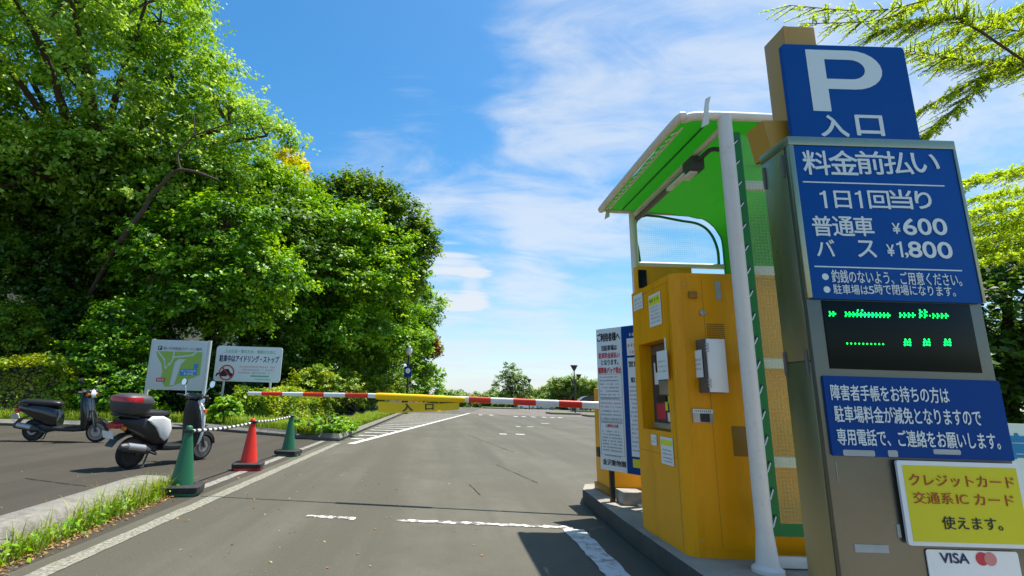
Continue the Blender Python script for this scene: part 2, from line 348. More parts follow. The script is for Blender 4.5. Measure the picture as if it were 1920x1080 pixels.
class MB:
    def __init__(s): s.v = []; s.f = []; s.mi = []; s.m = 0
    def add(s, vs, fs):
        b = len(s.v); s.v += [tuple(x) for x in vs]; s.f += [tuple(i + b for i in f) for f in fs]; s.mi += [s.m] * len(fs); return s
    def box(s, a, b, rot=None, about=None):
        (x0, y0, z0), (x1, y1, z1) = a, b
        vs = [Vector(p) for p in ((x0, y0, z0), (x1, y0, z0), (x1, y1, z0), (x0, y1, z0), (x0, y0, z1), (x1, y0, z1), (x1, y1, z1), (x0, y1, z1))]
        if rot is not None:
            c = Vector(about) if about else (vs[0] + vs[6]) / 2
            vs = [rot @ (v - c) + c for v in vs]
        return s.add(vs, [(0, 3, 2, 1), (4, 5, 6, 7), (0, 1, 5, 4), (1, 2, 6, 5), (2, 3, 7, 6), (3, 0, 4, 7)])
    def slab(s, pl, x0, x1, y0, y1, o0, o1):
        return s.prism([pl.P(x, y, o0) for x, y in ((x0, y0), (x1, y0), (x1, y1), (x0, y1))], pl.n * (o1 - o0))
    def rslab(s, pl, x0, x1, y0, y1, o0, o1, r, n=5):
        pts = []
        for cx, cy, a0 in ((x1 - r, y0 + r, -90), (x1 - r, y1 - r, 0), (x0 + r, y1 - r, 90), (x0 + r, y0 + r, 180)):
            for i in range(n + 1):
                a = rad(a0 + 90 * i / n); pts.append(pl.P(cx + r * math.cos(a), cy + r * math.sin(a), o0))
        return s.prism(pts, pl.n * (o1 - o0))
    def prism(s, pts, ext):
        n = len(pts); ext = Vector(ext); vs = [Vector(p) for p in pts] + [Vector(p) + ext for p in pts]
        fs = [tuple(range(n))[::-1], tuple(range(n, 2 * n))] + [(i, (i + 1) % n, n + (i + 1) % n, n + i) for i in range(n)]
        return s.add(vs, fs)
    def poly(s, pts): return s.add(pts, [tuple(range(len(pts)))])
    def tube(s, pts, r, n=10, cap=True):
        pts = [Vector(p) for p in pts]; m = len(pts)
        rs = r if isinstance(r, (list, tuple)) else [r] * m
        d = (pts[1] - pts[0]).normalized(); ref = Vector((0, 0, 1)) if abs(d.z) < 0.9 else Vector((1, 0, 0))
        a = d.cross(ref).normalized(); vs = []
        for i in range(m):
            if i == 0: t = pts[1] - pts[0]
            elif i == m - 1: t = pts[-1] - pts[-2]
            else: t = (pts[i + 1] - pts[i]).normalized() + (pts[i] - pts[i - 1]).normalized()
            t = t.normalized(); a = (a - t * a.dot(t))
            a = a.normalized() if a.length > 1e-6 else t.orthogonal().normalized()
            b = t.cross(a)
            for k in range(n):
                an = 2 * math.pi * k / n; vs.append(pts[i] + (a * math.cos(an) + b * math.sin(an)) * rs[i])
        fs = [(i * n + k, i * n + (k + 1) % n, (i + 1) * n + (k + 1) % n, (i + 1) * n + k) for i in range(m - 1) for k in range(n)]
        if cap: fs += [tuple(range(n))[::-1], tuple((m - 1) * n + k for k in range(n))]
        return s.add(vs, fs)
    def lathe(s, prof, c, ax=(0, 0, 1), n=24):
        c = Vector(c); ax = Vector(ax).normalized(); a = ax.orthogonal().normalized(); b = ax.cross(a); m = len(prof)
        vs = [c + ax * z + (a * math.cos(2 * math.pi * k / n) + b * math.sin(2 * math.pi * k / n)) * r for r, z in prof for k in range(n)]
        fs = [(i * n + k, i * n + (k + 1) % n, (i + 1) * n + (k + 1) % n, (i + 1) * n + k) for i in range(m - 1) for k in range(n)]
        if prof[0][0] > 1e-5: fs.append(tuple(range(n))[::-1])
        if prof[-1][0] > 1e-5: fs.append(tuple((m - 1) * n + k for k in range(n)))
        return s.add(vs, fs)
    def loft(s, secs, cap=True):
        n = len(secs[0]); vs = [p for q in secs for p in q]; m = len(secs)
        fs = [(i * n + k, i * n + (k + 1) % n, (i + 1) * n + (k + 1) % n, (i + 1) * n + k) for i in range(m - 1) for k in range(n)]
        if cap: fs += [tuple(range(n))[::-1], tuple((m - 1) * n + k for k in range(n))]
        return s.add(vs, fs)
    def text(s, body, pl, x0, x1, y0, y1, bold=0.0, off=0.003):
        vs, fs = text_mesh(body, 0.0)
        if not vs: return s
        xs = [v[0] for v in vs]; ys = [v[1] for v in vs]; ax, bx, ay, by = min(xs), max(xs), min(ys), max(ys)
        if x1 is None: x1 = x0 + (bx - ax) * (y1 - y0) / (by - ay)
        kx, ky = (x1 - x0) / (bx - ax), (y1 - y0) / (by - ay); e = bold * abs(y1 - y0) * 1.1     # heavier strokes: the same sheet of letters laid again a hair aside
        for i, (dx, dy) in enumerate(((0, 0),) if e == 0 else ((0, 0), (e, 0), (-e, 0), (0, e), (0, -e), (.7 * e, .7 * e), (-.7 * e, -.7 * e), (.7 * e, -.7 * e), (-.7 * e, .7 * e))):
            s.add([pl.P(x0 + (v[0] - ax) * kx + dx, y0 + (v[1] - ay) * ky + dy, off + i * .00012) for v in vs], fs)
        return s
    def textpx(s, body, pl, bl, tr, bold=0.0, off=0.003):
        x0, y0 = pl.px(*bl); x1, y1 = pl.px(*tr); return s.text(body, pl, x0, x1, y0, y1, bold, off)
    def one(s, pl, bl, tr, off=0.0015):
        # a plain numeral 1: stem with a small flag
        x0, y0 = pl.px(*bl); x1, y1 = pl.px(*tr); w = (y1 - y0) * .15; h = y1 - y0
        return s.poly([pl.P(x, y, off) for x, y in ((x1 - w, y0), (x1, y0), (x1, y1), (x1 - w * .75, y1), (x1 - w * 1.1, y1 - h * .09), (x1 - w * 2.3, y1 - h * .14), (x1 - w * 2.3, y1 - h * .25), (x1 - w, y1 - h * .21))])
    def greek(s, pl, x0, x1, y, h, seed, off=0.003, fill=0.85):
        # writing too small to read in the photograph: rows of character-sized strokes
        r = random.Random(seed); x = x0
        while x < x1 - h * 0.5:
            if r.random() < fill:
                w = h * r.uniform(0.6, 0.9)
                for k in range(3):
                    yy = y + h * (0.05 + 0.36 * k); a = x + w * r.uniform(0, .2); b = x + w * r.uniform(.75, 1)
                    s.poly([pl.P(a, yy, off), pl.P(b, yy, off), pl.P(b, yy + h * .17, off), pl.P(a, yy + h * .17, off)])
                xx = x + w * r.uniform(.2, .7); s.poly([pl.P(xx, y, off + .0004), pl.P(xx + h * .15, y, off + .0004), pl.P(xx + h * .15, y + h, off + .0004), pl.P(xx, y + h, off + .0004)])
            x += h * 1.05
        return s
    def build(s, name, mats, parent=None, bevel=0, smooth=40, seg=2):
        me = bpy.data.meshes.new(name); off = wloc(parent) if parent else Vector((0, 0, 0))
        me.from_pydata([(v[0] - off.x, v[1] - off.y, v[2] - off.z) for v in s.v], [], s.f)
        me.polygons.foreach_set('material_index', s.mi)
        bm = bmesh.new(); bm.from_mesh(me)
        bmesh.ops.recalc_face_normals(bm, faces=bm.faces) if bevel or smooth else None
        if bevel:
            es = [e for e in bm.edges if len(e.link_faces) == 2 and e.calc_face_angle(0) > rad(32)]
            bmesh.ops.bevel(bm, geom=es, offset=bevel, segments=seg, profile=0.6, affect='EDGES', clamp_overlap=True)
        bm.to_mesh(me); bm.free()
        if smooth:
            me.polygons.foreach_set('use_smooth', [True] * len(me.polygons)); me.set_sharp_from_angle(angle=rad(smooth))
        return link_mesh(name, me, mats, parent)

def ell(c, rx, ry, n=16, e=2.4, ax='x'):
    """superellipse cross-section round c; plane normal to x (yz), to y (xz) or to z (xy)"""
    out = []
    for k in range(n):
        a = 2 * math.pi * k / n; ca, sa = math.cos(a), math.sin(a)
        p = math.copysign(abs(ca) ** (2 / e), ca) * rx; q = math.copysign(abs(sa) ** (2 / e), sa) * ry
        out.append(Vector((c[0], c[1] + p, c[2] + q)) if ax == 'x' else Vector((c[0] + p, c[1] + q, c[2])) if ax == 'z' else Vector((c[0] + p, c[1], c[2] + q)))
    return out
def smoothpath(pts, n=6):
    P = [Vector(p) for p in pts]; P = [2 * P[0] - P[1]] + P + [2 * P[-1] - P[-2]]; out = []
    for i in range(1, len(P) - 2):
        for k in range(n):
            t = k / n; a, b, c, d = P[i - 1], P[i], P[i + 1], P[i + 2]
            out.append(0.5 * ((2 * b) + (c - a) * t + (2 * a - 5 * b + 4 * c - d) * t * t + (3 * b - a - 3 * c + d) * t ** 3))
    return out + [P[-2]]
def np_mesh(name, V, nper, tint=None):
    n = len(V) // nper; me = bpy.data.meshes.new(name)
    me.vertices.add(len(V)); me.vertices.foreach_set('co', np.asarray(V, np.float32).ravel())
    me.loops.add(len(V)); me.loops.foreach_set('vertex_index', np.arange(len(V), dtype=np.int32))
    me.polygons.add(n); me.polygons.foreach_set('loop_start', np.arange(0, len(V), nper, dtype=np.int32))
    me.update(calc_edges=True)
    if tint is not None:
        a = me.attributes.new('tint', 'FLOAT', 'POINT'); a.data.foreach_set('value', np.repeat(np.clip(tint, 0, 1), nper).astype(np.float32))
    return me
def unit(a): return a / np.maximum(np.linalg.norm(a, axis=1, keepdims=True), 1e-9)
def leaf_mesh(name, C, Nm, size, tint, rng, aspect=0.64, axis=None):
    n = len(C); Nm = unit(Nm); t = axis if axis is not None else rng.normal(size=(n, 3))
    A = unit(t - Nm * np.sum(t * Nm, 1, keepdims=True)); B = np.cross(Nm, A); s = size.reshape(-1, 1)
    V = np.empty((n, 4, 3)); V[:, 0] = C - A * s * .5; V[:, 1] = C + B * s * aspect * .5 + Nm * s * .07; V[:, 2] = C + A * s * .5 - Nm * s * .1; V[:, 3] = C - B * s * aspect * .5 + Nm * s * .07
    return np_mesh(name, V.reshape(-1, 3), 4, tint)

def structure(name, mb, m, **k): return tag(mb.build(name, m, **k), kind='structure')
def strip(mb, x0, x1, y0, y1, z): return mb.poly([(x0, y0, z), (x1, y0, z), (x1, y1, z), (x0, y1, z)])

# ------------------------------------------------------------------ the setting: ground, road, kerbs, markings
def gz(y): return -.0145 * min(90, max(0, y - 60))     # the far car park falls away a little
def gpd(u, v):
    p = gp(u, v)
    for _ in range(40): p = gp(u, v, gz(min(p.y, 150)))
    return p
def build_setting():
    def falling(x0, x1, ys, dz): 
        mb = MB(); n = len(ys); mb.add([(x, y, gz(y) + dz) for y in ys for x in (x0, x1)], [(2 * i, 2 * i + 1, 2 * i + 3, 2 * i + 2) for i in range(n - 1)]); return mb
    structure('ground', falling(-900, 900, [-60, 60, 150, 1600], -.06), MT['turf'], smooth=0)
    structure('road', falling(-2.5, 60, [-14, 60, 150], 0), MT['road'], smooth=0)
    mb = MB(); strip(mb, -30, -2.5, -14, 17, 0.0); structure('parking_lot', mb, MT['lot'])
    mb = MB(); mb.add([(1.8, 37.8, .004), (60, 37.8, .004), (60, 60, .004), (5, 60, .004), (60, 120, gz(120) + .004), (20, 120, gz(120) + .004)], [(0, 1, 2, 3), (3, 2, 4, 5)]); structure('parking_bays', mb, MT['bays'])
    # hill under the forest on the left
    nx, ny = 60, 50; vs = []; fs = []; r = random.Random(4)
    for j in range(ny):
        for i in range(nx):
            x = -4.9 - i * 1.4; y = 14.9 + j * 2.4
            d = min(max(0, -x - 6.5 - max(0, (y - 50) * 0.02)), max(0, y - 16.5 + 0.0 * x)); z = 0.13 + 0.42 * max(0, d - 0.6) * (1 if d < 22 else 22 / d)
            if i == 0: z = 0.13
            vs.append((x, y, z + (r.uniform(-.12, .12) if d > 1 else 0)))
    for j in range(ny - 1):
        for i in range(nx - 1): a = j * nx + i; fs.append((a, a + 1, a + nx + 1, a + nx))
    mb = MB(); mb.add(vs, fs); structure('hill', mb, MT['litter'])
    # raised planting bed along the lot and the road
    edge = [(-2.45, 12.7), (-6.7, 15.1), (-13, 14.3), (-30, 13.2)]
    inner = [(-2.45, 120), (-2.45, 12.7)]
    mb = MB(); mb.prism([(-2.45, 12.75, 0), (-6.7, 15.15, 0), (-13, 14.35, 0), (-30, 13.25, 0), (-30, 18, 0), (-9, 18, 0), (-9, 120, 0), (-2.45, 120, 0)][::-1], (0, 0, .12)); structure('planting_bed', mb, MT['soil'])
    mb = MB(); w = .14
    mb.tube([(-2.38, 120, .07), (-2.38, 12.62, .07), (-6.7, 15.05, .07), (-13, 14.25, .07), (-30, 13.15, .07)], w * .72, 4)
    structure('kerb', mb, MT['kerbc'], smooth=0)
    mb = MB(); mb.poly([(-5.2, 14.9, .126), (-3.6, 14.4, .126), (-3.4, 60, .126), (-4.9, 60, .126)]); structure('footpath', mb, MT['path'])
    # near-left kerb stones
    mb = MB(); r = random.Random(2)
    prof = [(-2.90, 0.0), (-2.945, .15), (-2.985, .175), (-3.2, .18), (-3.225, .16), (-3.23, 0)]
    ys = [1.2, 2.4, 3.0, 3.6, 4.2, 4.8, 5.4, 5.75, 5.9, 5.97]; hs = [1, 1, 1, 1, 1, 1, 1, .98, .86, .6]
    mb.loft([[(x + .075 * (5.9 - y) + r.uniform(-.008, .008), y, z * h + (r.uniform(-.006, .006) if z else 0)) for x, z in prof] for y, h in zip(ys, hs)])
    structure('kerb', mb, MT['kerbc'], smooth=50)
    # traffic island on the right
    isl = [(1.5, -3), (1.5, 2.5), (1.53, 4.4), (1.6, 5.9), (1.72, 6.25), (2.0, 6.4), (3.4, 6.4), (3.6, 6.0), (3.6, -3)]
    mb = MB(); mb.prism([(x, y, 0) for x, y in isl], (0, 0, .15)); io = structure('traffic_island', mb, [MT['islandtop'], MT['kerbdark']], bevel=.018)
    for p in io.data.polygons: p.material_index = 0 if p.normal.z > .5 else 1  # upright kerb faces take a darker concrete than the top
    # markings
    mb = MB(); n = 40
    def wavy(mb, x0, y0, x1, y1, w, z, seed, n=60, j=.008):
        r = random.Random(seed); d = Vector((x1 - x0, y1 - y0, 0)); q = Vector((-d.y, d.x, 0)).normalized(); a = []; b = []
        for i in range(n + 1):
            p = Vector((x0, y0, z)) + d * i / n; a.append(p + q * (w / 2 + r.uniform(-j, j))); b.append(p - q * (w / 2 + r.uniform(-j, j)))
        mb.add(a + b, [(i, i + 1, n + 2 + i, n + 1 + i) for i in range(n)])
    wavy(mb, -2.32, 1.5, -2.28, 12.1, .135, .004, 1); structure('road_marking', mb, MT['lineworn'], smooth=0)
    mb = MB(); wavy(mb, -2.68, 6.0, -2.72, 12.5, .12, .004, 2); structure('road_marking', mb, MT['lineold'], smooth=0)
    mb = MB(); wavy(mb, -1.17, 4.93, -.72, 4.88, .075, .004, 3, 16, .02); wavy(mb, -.35, 4.86, 1.2, 4.78, .085, .004, 4, 40, .018); structure('road_marking', mb, MT['stopold'], smooth=0)
    mb = MB(); wavy(mb, 1.19, 4.72, 1.15, 1.4, .17, .005, 5, 40, .01); structure('road_marking', mb, MT['linewhite'], smooth=0)
    mb = MB(); wavy(mb, -1.98, 12.0, 2.3, 39.5, .17, .005, 6, 40, .006); structure('road_marking', mb, MT['linewhite'], smooth=0)
    mb = MB()
    for k in range(20):
        y = 13.4 + k * 1.2; xl = -1.98 + (y - 12) * 4.28 / 27.5
        mb.poly([(-2.2, y - .09, .005), (xl - .12, y - .09, .005), (xl - .12, y + .09, .005), (-2.2, y + .09, .005)])
    structure('road_marking', mb, MT['linewhite'], smooth=0)
    mb = MB()
    for u, v in ((901, 778), (921, 778.5), (967, 781), (982, 781.5), (1000, 782), (1020, 782.5), (1036, 783), (1050, 783.4)):
        p = gp(u, v); strip(mb, p.x - .14, p.x + .14, p.y - .5, p.y + .5, .009)
    for u, v, a in ((943, 814, .12), (975, 814.5, .15), (971.5, 800, .09), (994, 800.5, .14), (1022, 794, .22)):
        p = gp(u, v); mb.poly([(p.x - a, p.y - .14, .005), (p.x + a, p.y - .17, .005), (p.x + a * .9, p.y + .12, .005), (p.x - a * .8, p.y + .17, .005)])
    structure('road_marking', mb, MT['linewhite'], smooth=0)
    # tarred joint and cracks
    mb = MB(); pass
    wavy(mb, 1.6, 11.2, .9, 16, .012, .004, 12, 30, .01); wavy(mb, 1.0, 9, 1.35, 7.2, .01, .004, 13, 20, .006); wavy(mb, .5, 6.2, .42, 6.9, .012, .004, 14, 8, .006)
    wavy(mb, -4.9, 6.4, -3.9, 6.02, .022, .004, 15, 24, .012)
    structure('road_joint', mb, MT['crack'], smooth=0)
    # grass islands in the far lot
    for x0, x1, y0, y1 in ((11.2, 26, 38.6, 41.0), (9.4, 11.9, 43.6, 46.0), (6.6, 11.2, 74, 79), (15, 40, 57, 59.5)):
        mb = MB(); mb.box((x0, y0, gz(y1) - .02), (x1, y1, gz(y0) + .16)); structure('kerb_island', mb, MT['kerbc'], bevel=.03)
        mb = MB(); strip(mb, x0 + .2, x1 - .2, y0 + .2, y1 - .2, gz(y0) + .166); structure('lawn', mb, MT['turf'])
build_setting()

# ------------------------------------------------------------------ pay station canopy
def build_canopy():
    t = thing('canopy_shelter', 'cream pipe-framed shelter with bright green curved roof over the yellow machine', 'shelter', (1.92, 3.2, .15))
    YN, YF, ZR, XL, XR = 3.2, 5.03, 3.06, 1.63, 2.92
    mb = MB(); mb.tube([(1.93, YN, .16), (1.93, YN, ZR)], .046, 16); mb.lathe([(.085, .15), (.085, .17), (.062, .19), (.047, .36)], (1.93, YN, 0), n=16); mb.build('post', MT['pipe'], t)
    mb = MB(); mb.tube([(1.97, YF, .16), (1.97, YF, ZR - .02)], .038, 14); mb.lathe([(.1, .15), (.1, .17), (.05, .18)], (1.97, YF, 0), n=14); mb.build('post', MT['pipe'], t)
    def arch(y): return [(XL + .1, y, ZR), (2.55, y, ZR - .02), (2.72, y, ZR - .05), (2.86, y, ZR - .17), (XR, y, ZR - .36), (XR, y, .16)]
    r = .031
    mb = MB()
    mb.tube(smoothpath([(2.0, YF, ZR), (XL + .14, YF, ZR), (XL + .04, YF - .04, ZR), (XL, YF - .14, ZR), (XL, YN + .16, ZR), (XL + .045, YN + .045, ZR), (XL + .16, YN, ZR), (2.1, YN, ZR), (2.5, YN, ZR - .01)], 8), r, 12); mb.build('roof_rail', MT['pipe'], t)
    for y in (YN, YF):
        mb = MB(); mb.tube(smoothpath(arch(y)[1 if y == YN else 0:], 6), r * (1 if y == YN else .8), 12); mb.build('arch', MT['pipe'], t)
    mb = MB(); mb.tube([(1.95, YN + .04, ZR - .05), (1.975, YF - .04, ZR - .05)], .024, 10); mb.build('beam', MT['pipe'], t)
    # roof fabric with back wall
    prof = [(XL + .02, ZR - .008), (1.9, ZR - .005), (2.3, ZR - .03), (2.55, ZR - .055), (2.72, ZR - .09), (2.83, ZR - .2), (XR - .045, ZR - .38), (XR - .045, 2.2), (XR - .045, 1.2), (XR - .045, .45)]
    sp = smoothpath([(x, 0, z) for x, z in prof], 4); mb = MB(); n = len(sp); ny = 14; vs = []; rr = random.Random(7)
    for j in range(ny + 1):
        y = YN + .012 + (YF - YN - .024) * j / ny
        for i, p in enumerate(sp): vs.append((p.x + math.sin(j * 2.1 + i) * .004, y, p.z - .012 * math.sin(math.pi * j / ny) + math.sin(i * 1.7 + j * .9) * .005))
    mb.add(vs, [(j * n + i, j * n + i + 1, (j + 1) * n + i + 1, (j + 1) * n + i) for j in range(ny) for i in range(n - 1)])
    rf = mb.build('roof_fabric', MT['greensheet'], t, smooth=180)
    mb = MB(); mb.tube([(XL + .2, YN + .1, ZR - .03), (XL + .2, YF - .1, ZR - .03)], .008, 6); mb.build('seam', MT['greenhem'], rf)
    # lacing along the roof edge
    mb = MB(); pts = []
    for k in range(34):
        y = YN + .16 + (YF - YN - .3) * k / 33; pts.append((XL + (.02 if k % 2 else .062), y, ZR - (.04 if k % 2 else .03)))
    mb.tube(pts, .006, 5); mb.tube([(XL + .062, YN + .12, ZR - .028), (XL + .062, YF - .12, ZR - .028)], .008, 6); mb.build('lacing', MT['rope'], t)
    # clear mesh side sheets with green hems
    mb = MB(); mb.add([(2.03, YN + .02, .38), (2.88, YN + .02, .38), (2.88, YN + .02, 2.93), (2.03, YN + .02, 2.93)], [(0, 1, 2, 3)])
    sh = mb.build('mesh_sheet', MT['clear'], t, smooth=0)
    mb = MB(); mb.box((1.99, YN + .014, .34), (2.04, YN + .026, 2.95)); mb.box((2.04, YN + .015, .34), (2.88, YN + .025, .41)); mb.build('hem', MT['greenhem'], sh)
    mb = MB()
    for k in range(17): mb = MB(); mb.lathe([(.004, 0), (.011, 0), (.011, .004), (.004, .004)], (2.012, YN + .013, .45 + k * .152), (0, -1, 0), 10); mb.build('eyelet', MT['black'], sh)
    mb = MB()
    for k in range(17):
        z = .45 + k * .152
        mb.tube([(2.012, YN + .008, z), (1.965, YN - .035, z - .045), (1.91, YN - .046, z - .08)], .0038, 5)
        mb.tube([(2.012, YN + .03, z), (1.97, YN + .03, z + .03), (1.93, YN + .046, z + .05)], .0032, 5)
    mb.build('lacing', MT['rope'], t)
    for v in (349, 508, 681, 865, 1052):
        z = atY(1420, v, YN + .07).z; h = .032
        mb = MB(); mb.box((1.95, YN + .05, z - h), (2.9, YN + .085, z + h)); mb.build('rail', MT['pipe'], t, bevel=.008)
    za = atY(1280, 498, YF).z
    mb = MB(); mb.tube([(1.97, YF, za), (XR, YF, za)], .028, 10); mb.build('rail', MT['pipe'], t)
    arc = [(2.02, ZR - .08), (2.5, ZR - .1), (2.68, ZR - .14), (2.78, ZR - .24), (2.83, ZR - .4), (2.83, za), (2.02, za)]
    mb = MB(); mb.poly([(x, YF, z) for x, z in arc]); fs = mb.build('mesh_sheet', MT['clearer'], t, smooth=0)
    mb = MB(); mb.tube(smoothpath([(x, YF - .005, z) for x, z in [(2.02, za)] + arc[:6]], 4), .013, 6); mb.build('hem', MT['greenhem'], fs)
    # fluorescent lamp under the roof, bracket fins
    lm = MB(); a = Vector((1.965, 4.9, ZR - .13)); b = Vector((1.95, 3.75, ZR - .13)); lm.tube([a, b], .028, 12); lamp = lm.build('strip_lamp', MT['greysteel'], t)
    mb = MB(); mb.box((1.9, 3.62, ZR - .19), (2.0, 3.78, ZR - .08)); mb.build('junction_box', MT['darkgrey'], lamp, bevel=.012)
    mb = MB(); mb.box((1.885, 3.74, ZR - .2), (1.925, 4.05, ZR - .17)); mb.box((1.9, 3.66, ZR - .215), (1.96, 3.8, ZR - .192)); mb.build('lamp_bracket', MT['pipe'], lamp, bevel=.006)
    mb = MB(); mb.tube(smoothpath([(1.95, 3.65, ZR - .13), (1.98, 3.5, ZR - .1), (1.99, 3.36, ZR - .16), (1.99, 3.25, ZR - .12)], 6), .018, 8); mb.build('cable', MT['darkgrey'], lamp)
    for y, x in ((YN - .005, 1.76), (YF, XL + .05)):
        mb = MB(); mb.prism([(x - .02, y - .05, ZR - .12), (x + .03, y - .05, ZR - .09), (x + .04, y - .05, ZR + .05), (x + .06, y - .05, ZR + .12), (x + .025, y - .05, ZR + .1), (x + .005, y - .05, ZR + .0)], (0, .012, 0)); mb.build('bracket_fin', MT['pipe'], t)
build_canopy()

# ------------------------------------------------------------------ yellow pay machine
def build_machine():
    t = thing('pay_machine', 'tall yellow parking pay machine standing under the green canopy on the island', 'pay machine', (1.95, 3.8, .15))
    X0, X1, Y0, Y1, Z0, Z1 = 1.6, 2.55, 3.44, 4.2, .15, 1.985
    PF = Plane((X0, Y0, 0), (1, 0, 0)); PL = Plane((X0, Y0, 0), (0, -1, 0))
    # lane face recess measured on the lane face: x runs towards the camera
    rx0, rz0 = PL.px(1200, 808); rx1, rz1 = PL.px(1246, 628)
    rz0, rz1 = min(rz0, rz1), max(rz0, rz1)
    rz0 = PL.px(1238, 808)[1]; rz1 = PL.px(1225, 640)[1]; rx0 = -.66; rx1 = -.17
    ya, yb = Y0 - rx0, Y0 - rx1                      # far and near edge of the recess
    ch = .055
    mb = MB()                                        # body with chamfered near edge, built round the recess
    def colm(pts, z0, z1): mb.prism([(x, y, z0) for x, y in pts], (0, 0, z1 - z0))
    body = [(X0, Y1), (X0, Y0 + ch), (X0 + ch, Y0), (X1, Y0), (X1, Y1)]
    dp = .1
    colm(body, Z0, rz0); colm(body, rz1, Z1)
    colm([(X0, yb), (X0, Y0 + ch), (X0 + ch, Y0), (X1, Y0), (X1, Y1), (X0, Y1), (X0, ya), (X0 + dp, ya), (X0 + dp, yb)], rz0, rz1)
    bd = mb.build('body', MT['yellow'], t, smooth=20)
    mb = MB(); mb.box((X0 + .01, Y0 + .06, Z0 - .0), (X1, Y1 - .02, Z0 + .012)); mb.build('plinth', MT['black'], t)
    mb = MB(); mb.box((X0 + ch + .004, Y0 - .0025, Z0 + .05), (X1 - .02, Y0 + .01, Z1 - .03)); mb.build('side_door', MT['yellow'], t, bevel=.003)
    mb = MB(); e = .0012
    mb.box((X0 + .2, Y0 - .0032, Z0 + .06), (X0 + .2025, Y0 - .0026, Z1 - .04)); mb.box((X0 - e, Y0 + .09, Z0 + .04), (X0 + .001, Y0 + .0925, Z1 - .05)); mb.box((X0 - e, Y0 + .09, rz0 - .16), (X0 + .001, Y1 - .04, rz0 - .1575)); mb.box((X0 - e, Y0 + .09, Z1 - .05), (X0 + .001, Y1 - .04, Z1 - .0475))
    mb.build('panel_seams', MT['yplate'], t, smooth=0)
    mb = MB()
    for sx, sz in ((.08, Z0 + .09), (.08, Z1 - .08), (.5, Z0 + .09), (.5, Z1 - .08), (.08, 1.05)):
        mb = MB(); mb.lathe([(0, .004), (.006, .0035), (.007, 0)], (X0 + sx, Y0 - .0025, sz), (0, -1, 0), 10); mb.build('screw', MT['alu'], t)
    # control panel inside the recess
    PR = Plane((X0 + dp, Y0, 0), (0, -1, 0)); w = rx1 - rx0; h = rz1 - rz0
    mb = MB(); mb.slab(PR, rx0 + .004, rx1 - .004, rz0 + .004, rz1 - .004, 0.0, .006); cp = mb.build('control_panel', MT['darkgrey'], t)
    def bit(name, m, a, b, c, d, o=.012, par=cp, bev=.002):
        q = MB(); q.slab(PR, rx0 + a * w, rx0 + b * w, rz0 + c * h, rz0 + d * h, .006, .006 + o); return q.build(name, m, par, bevel=bev)
    bit('screen', MT['ledglass'], .2, .9, .66, .86); bit('top_trim', MT['greysteel'], .06, .94, .87, .98); bit('price_label', MT['paper'], .1, .24, .52, .78, .003)
    bit('card_slot', MT['alu'], .3, .88, .40, .56); bit('coin_slot', MT['greysteel'], .35, .6, .58, .64)
    bit('yellow_label', MT['cardyellow'], .55, .88, .30, .39, .003); bit('red_label', MT['letterr'], .12, .44, .12, .3, .003); bit('white_label', MT['paper'], .5, .82, .10, .2, .003)
    bit('note_slot', MT['black'], .2, .5, .32, .38); bit('ticket_slot', MT['cardyellow'], .45, .52, .22, .32, .005); bit('change_tray', MT['alu'], .1, .9, .015, .08, .03)
    # papers and stickers on the lane face
    def note(name, u0, v0, u1, v1, pl=PL, m='paper', off=.004, lines=(), th=.0025, curl=0, par=t, seed=1):
        x0, y1 = pl.px(u0, v0); x1, y0 = pl.px(u1, v1)
        q = MB(); q.slab(pl, x0, x1, y0, y1, off, off + th); o = q.build(name, MT[m], par)
        for k, (f, hh, mm) in enumerate(lines):
            q = MB(); q.greek(pl, x0 + (x1 - x0) * .12, x1 - (x1 - x0) * .1, y0 + (y1 - y0) * f, (y1 - y0) * hh, seed + k, off + th + .001); q.build('small_print', MT[mm], o, smooth=0)
        return o, (x0, x1, y0, y1)
    note('sticker', 1188.5, 556, 1206.5, 577, lines=((.6, .12, 'lettergrey'), (.35, .1, 'lettergrey'), (.12, .1, 'lettergrey')), seed=3)
    o, (a, b, c, d) = note('notice_paper', 1217, 556, 1242.5, 607, lines=((.56, .05, 'lettergrey'), (.45, .05, 'lettergrey'), (.33, .05, 'letterr'), (.22, .05, 'letterr'), (.1, .05, 'lettergrey')), seed=9)
    q = MB(); q.slab(PL, a + .01, b - .01, d - (d - c) * .34, d - (d - c) * .08, .0065, .008); hl = q.build('highlight', MT['cardyellow'], o); q = MB(); q.greek(PL, a + .02, b - .02, d - (d - c) * .24, .022, 5, .0095); q.build('small_print', MT['letterk'], hl, smooth=0)
    o, (a, b, c, d) = note('notice_paper', 1239.5, 818, 1265.5, 875, lines=((.5, .05, 'lettergrey'), (.36, .06, 'letterr'), (.22, .05, 'letterr'), (.1, .05, 'lettergrey')), seed=19)
    q = MB(); q.slab(PL, a + .008, b - .008, d - (d - c) * .3, d - (d - c) * .1, .0065, .008); q.build('highlight', MT['cardyellow'], o)
    note('sticker', 1222, 814, 1233, 836, lines=((.6, .1, 'lettergrey'), (.3, .1, 'lettergrey')), seed=23)
    note('taped_note', 1239, 660, 1262, 711, off=.03, lines=((.6, .06, 'lettergrey'), (.42, .06, 'lettergrey'), (.25, .06, 'lettergrey')), seed=29)
    note('tape_strip', 1254, 634, 1258, 662, off=.032)
    # fittings on the near face
    def fbox(name, m, u0, v0, u1, v1, d, bev=.004, par=t, o0=.003):
        x0, y1 = PF.px(u0, v0); x1, y0 = PF.px(u1, v1); q = MB(); q.slab(PF, x0, x1, y0, y1, o0, o0 + d); return q.build(name, m, par, bevel=bev), (x0, x1, y0, y1)
    fbox('label_plate', MT['tape'], 1339, 527, 1352, 563, .003, .001)
    fbox('latch', MT['yplate'], 1289, 547, 1305, 560, .02)
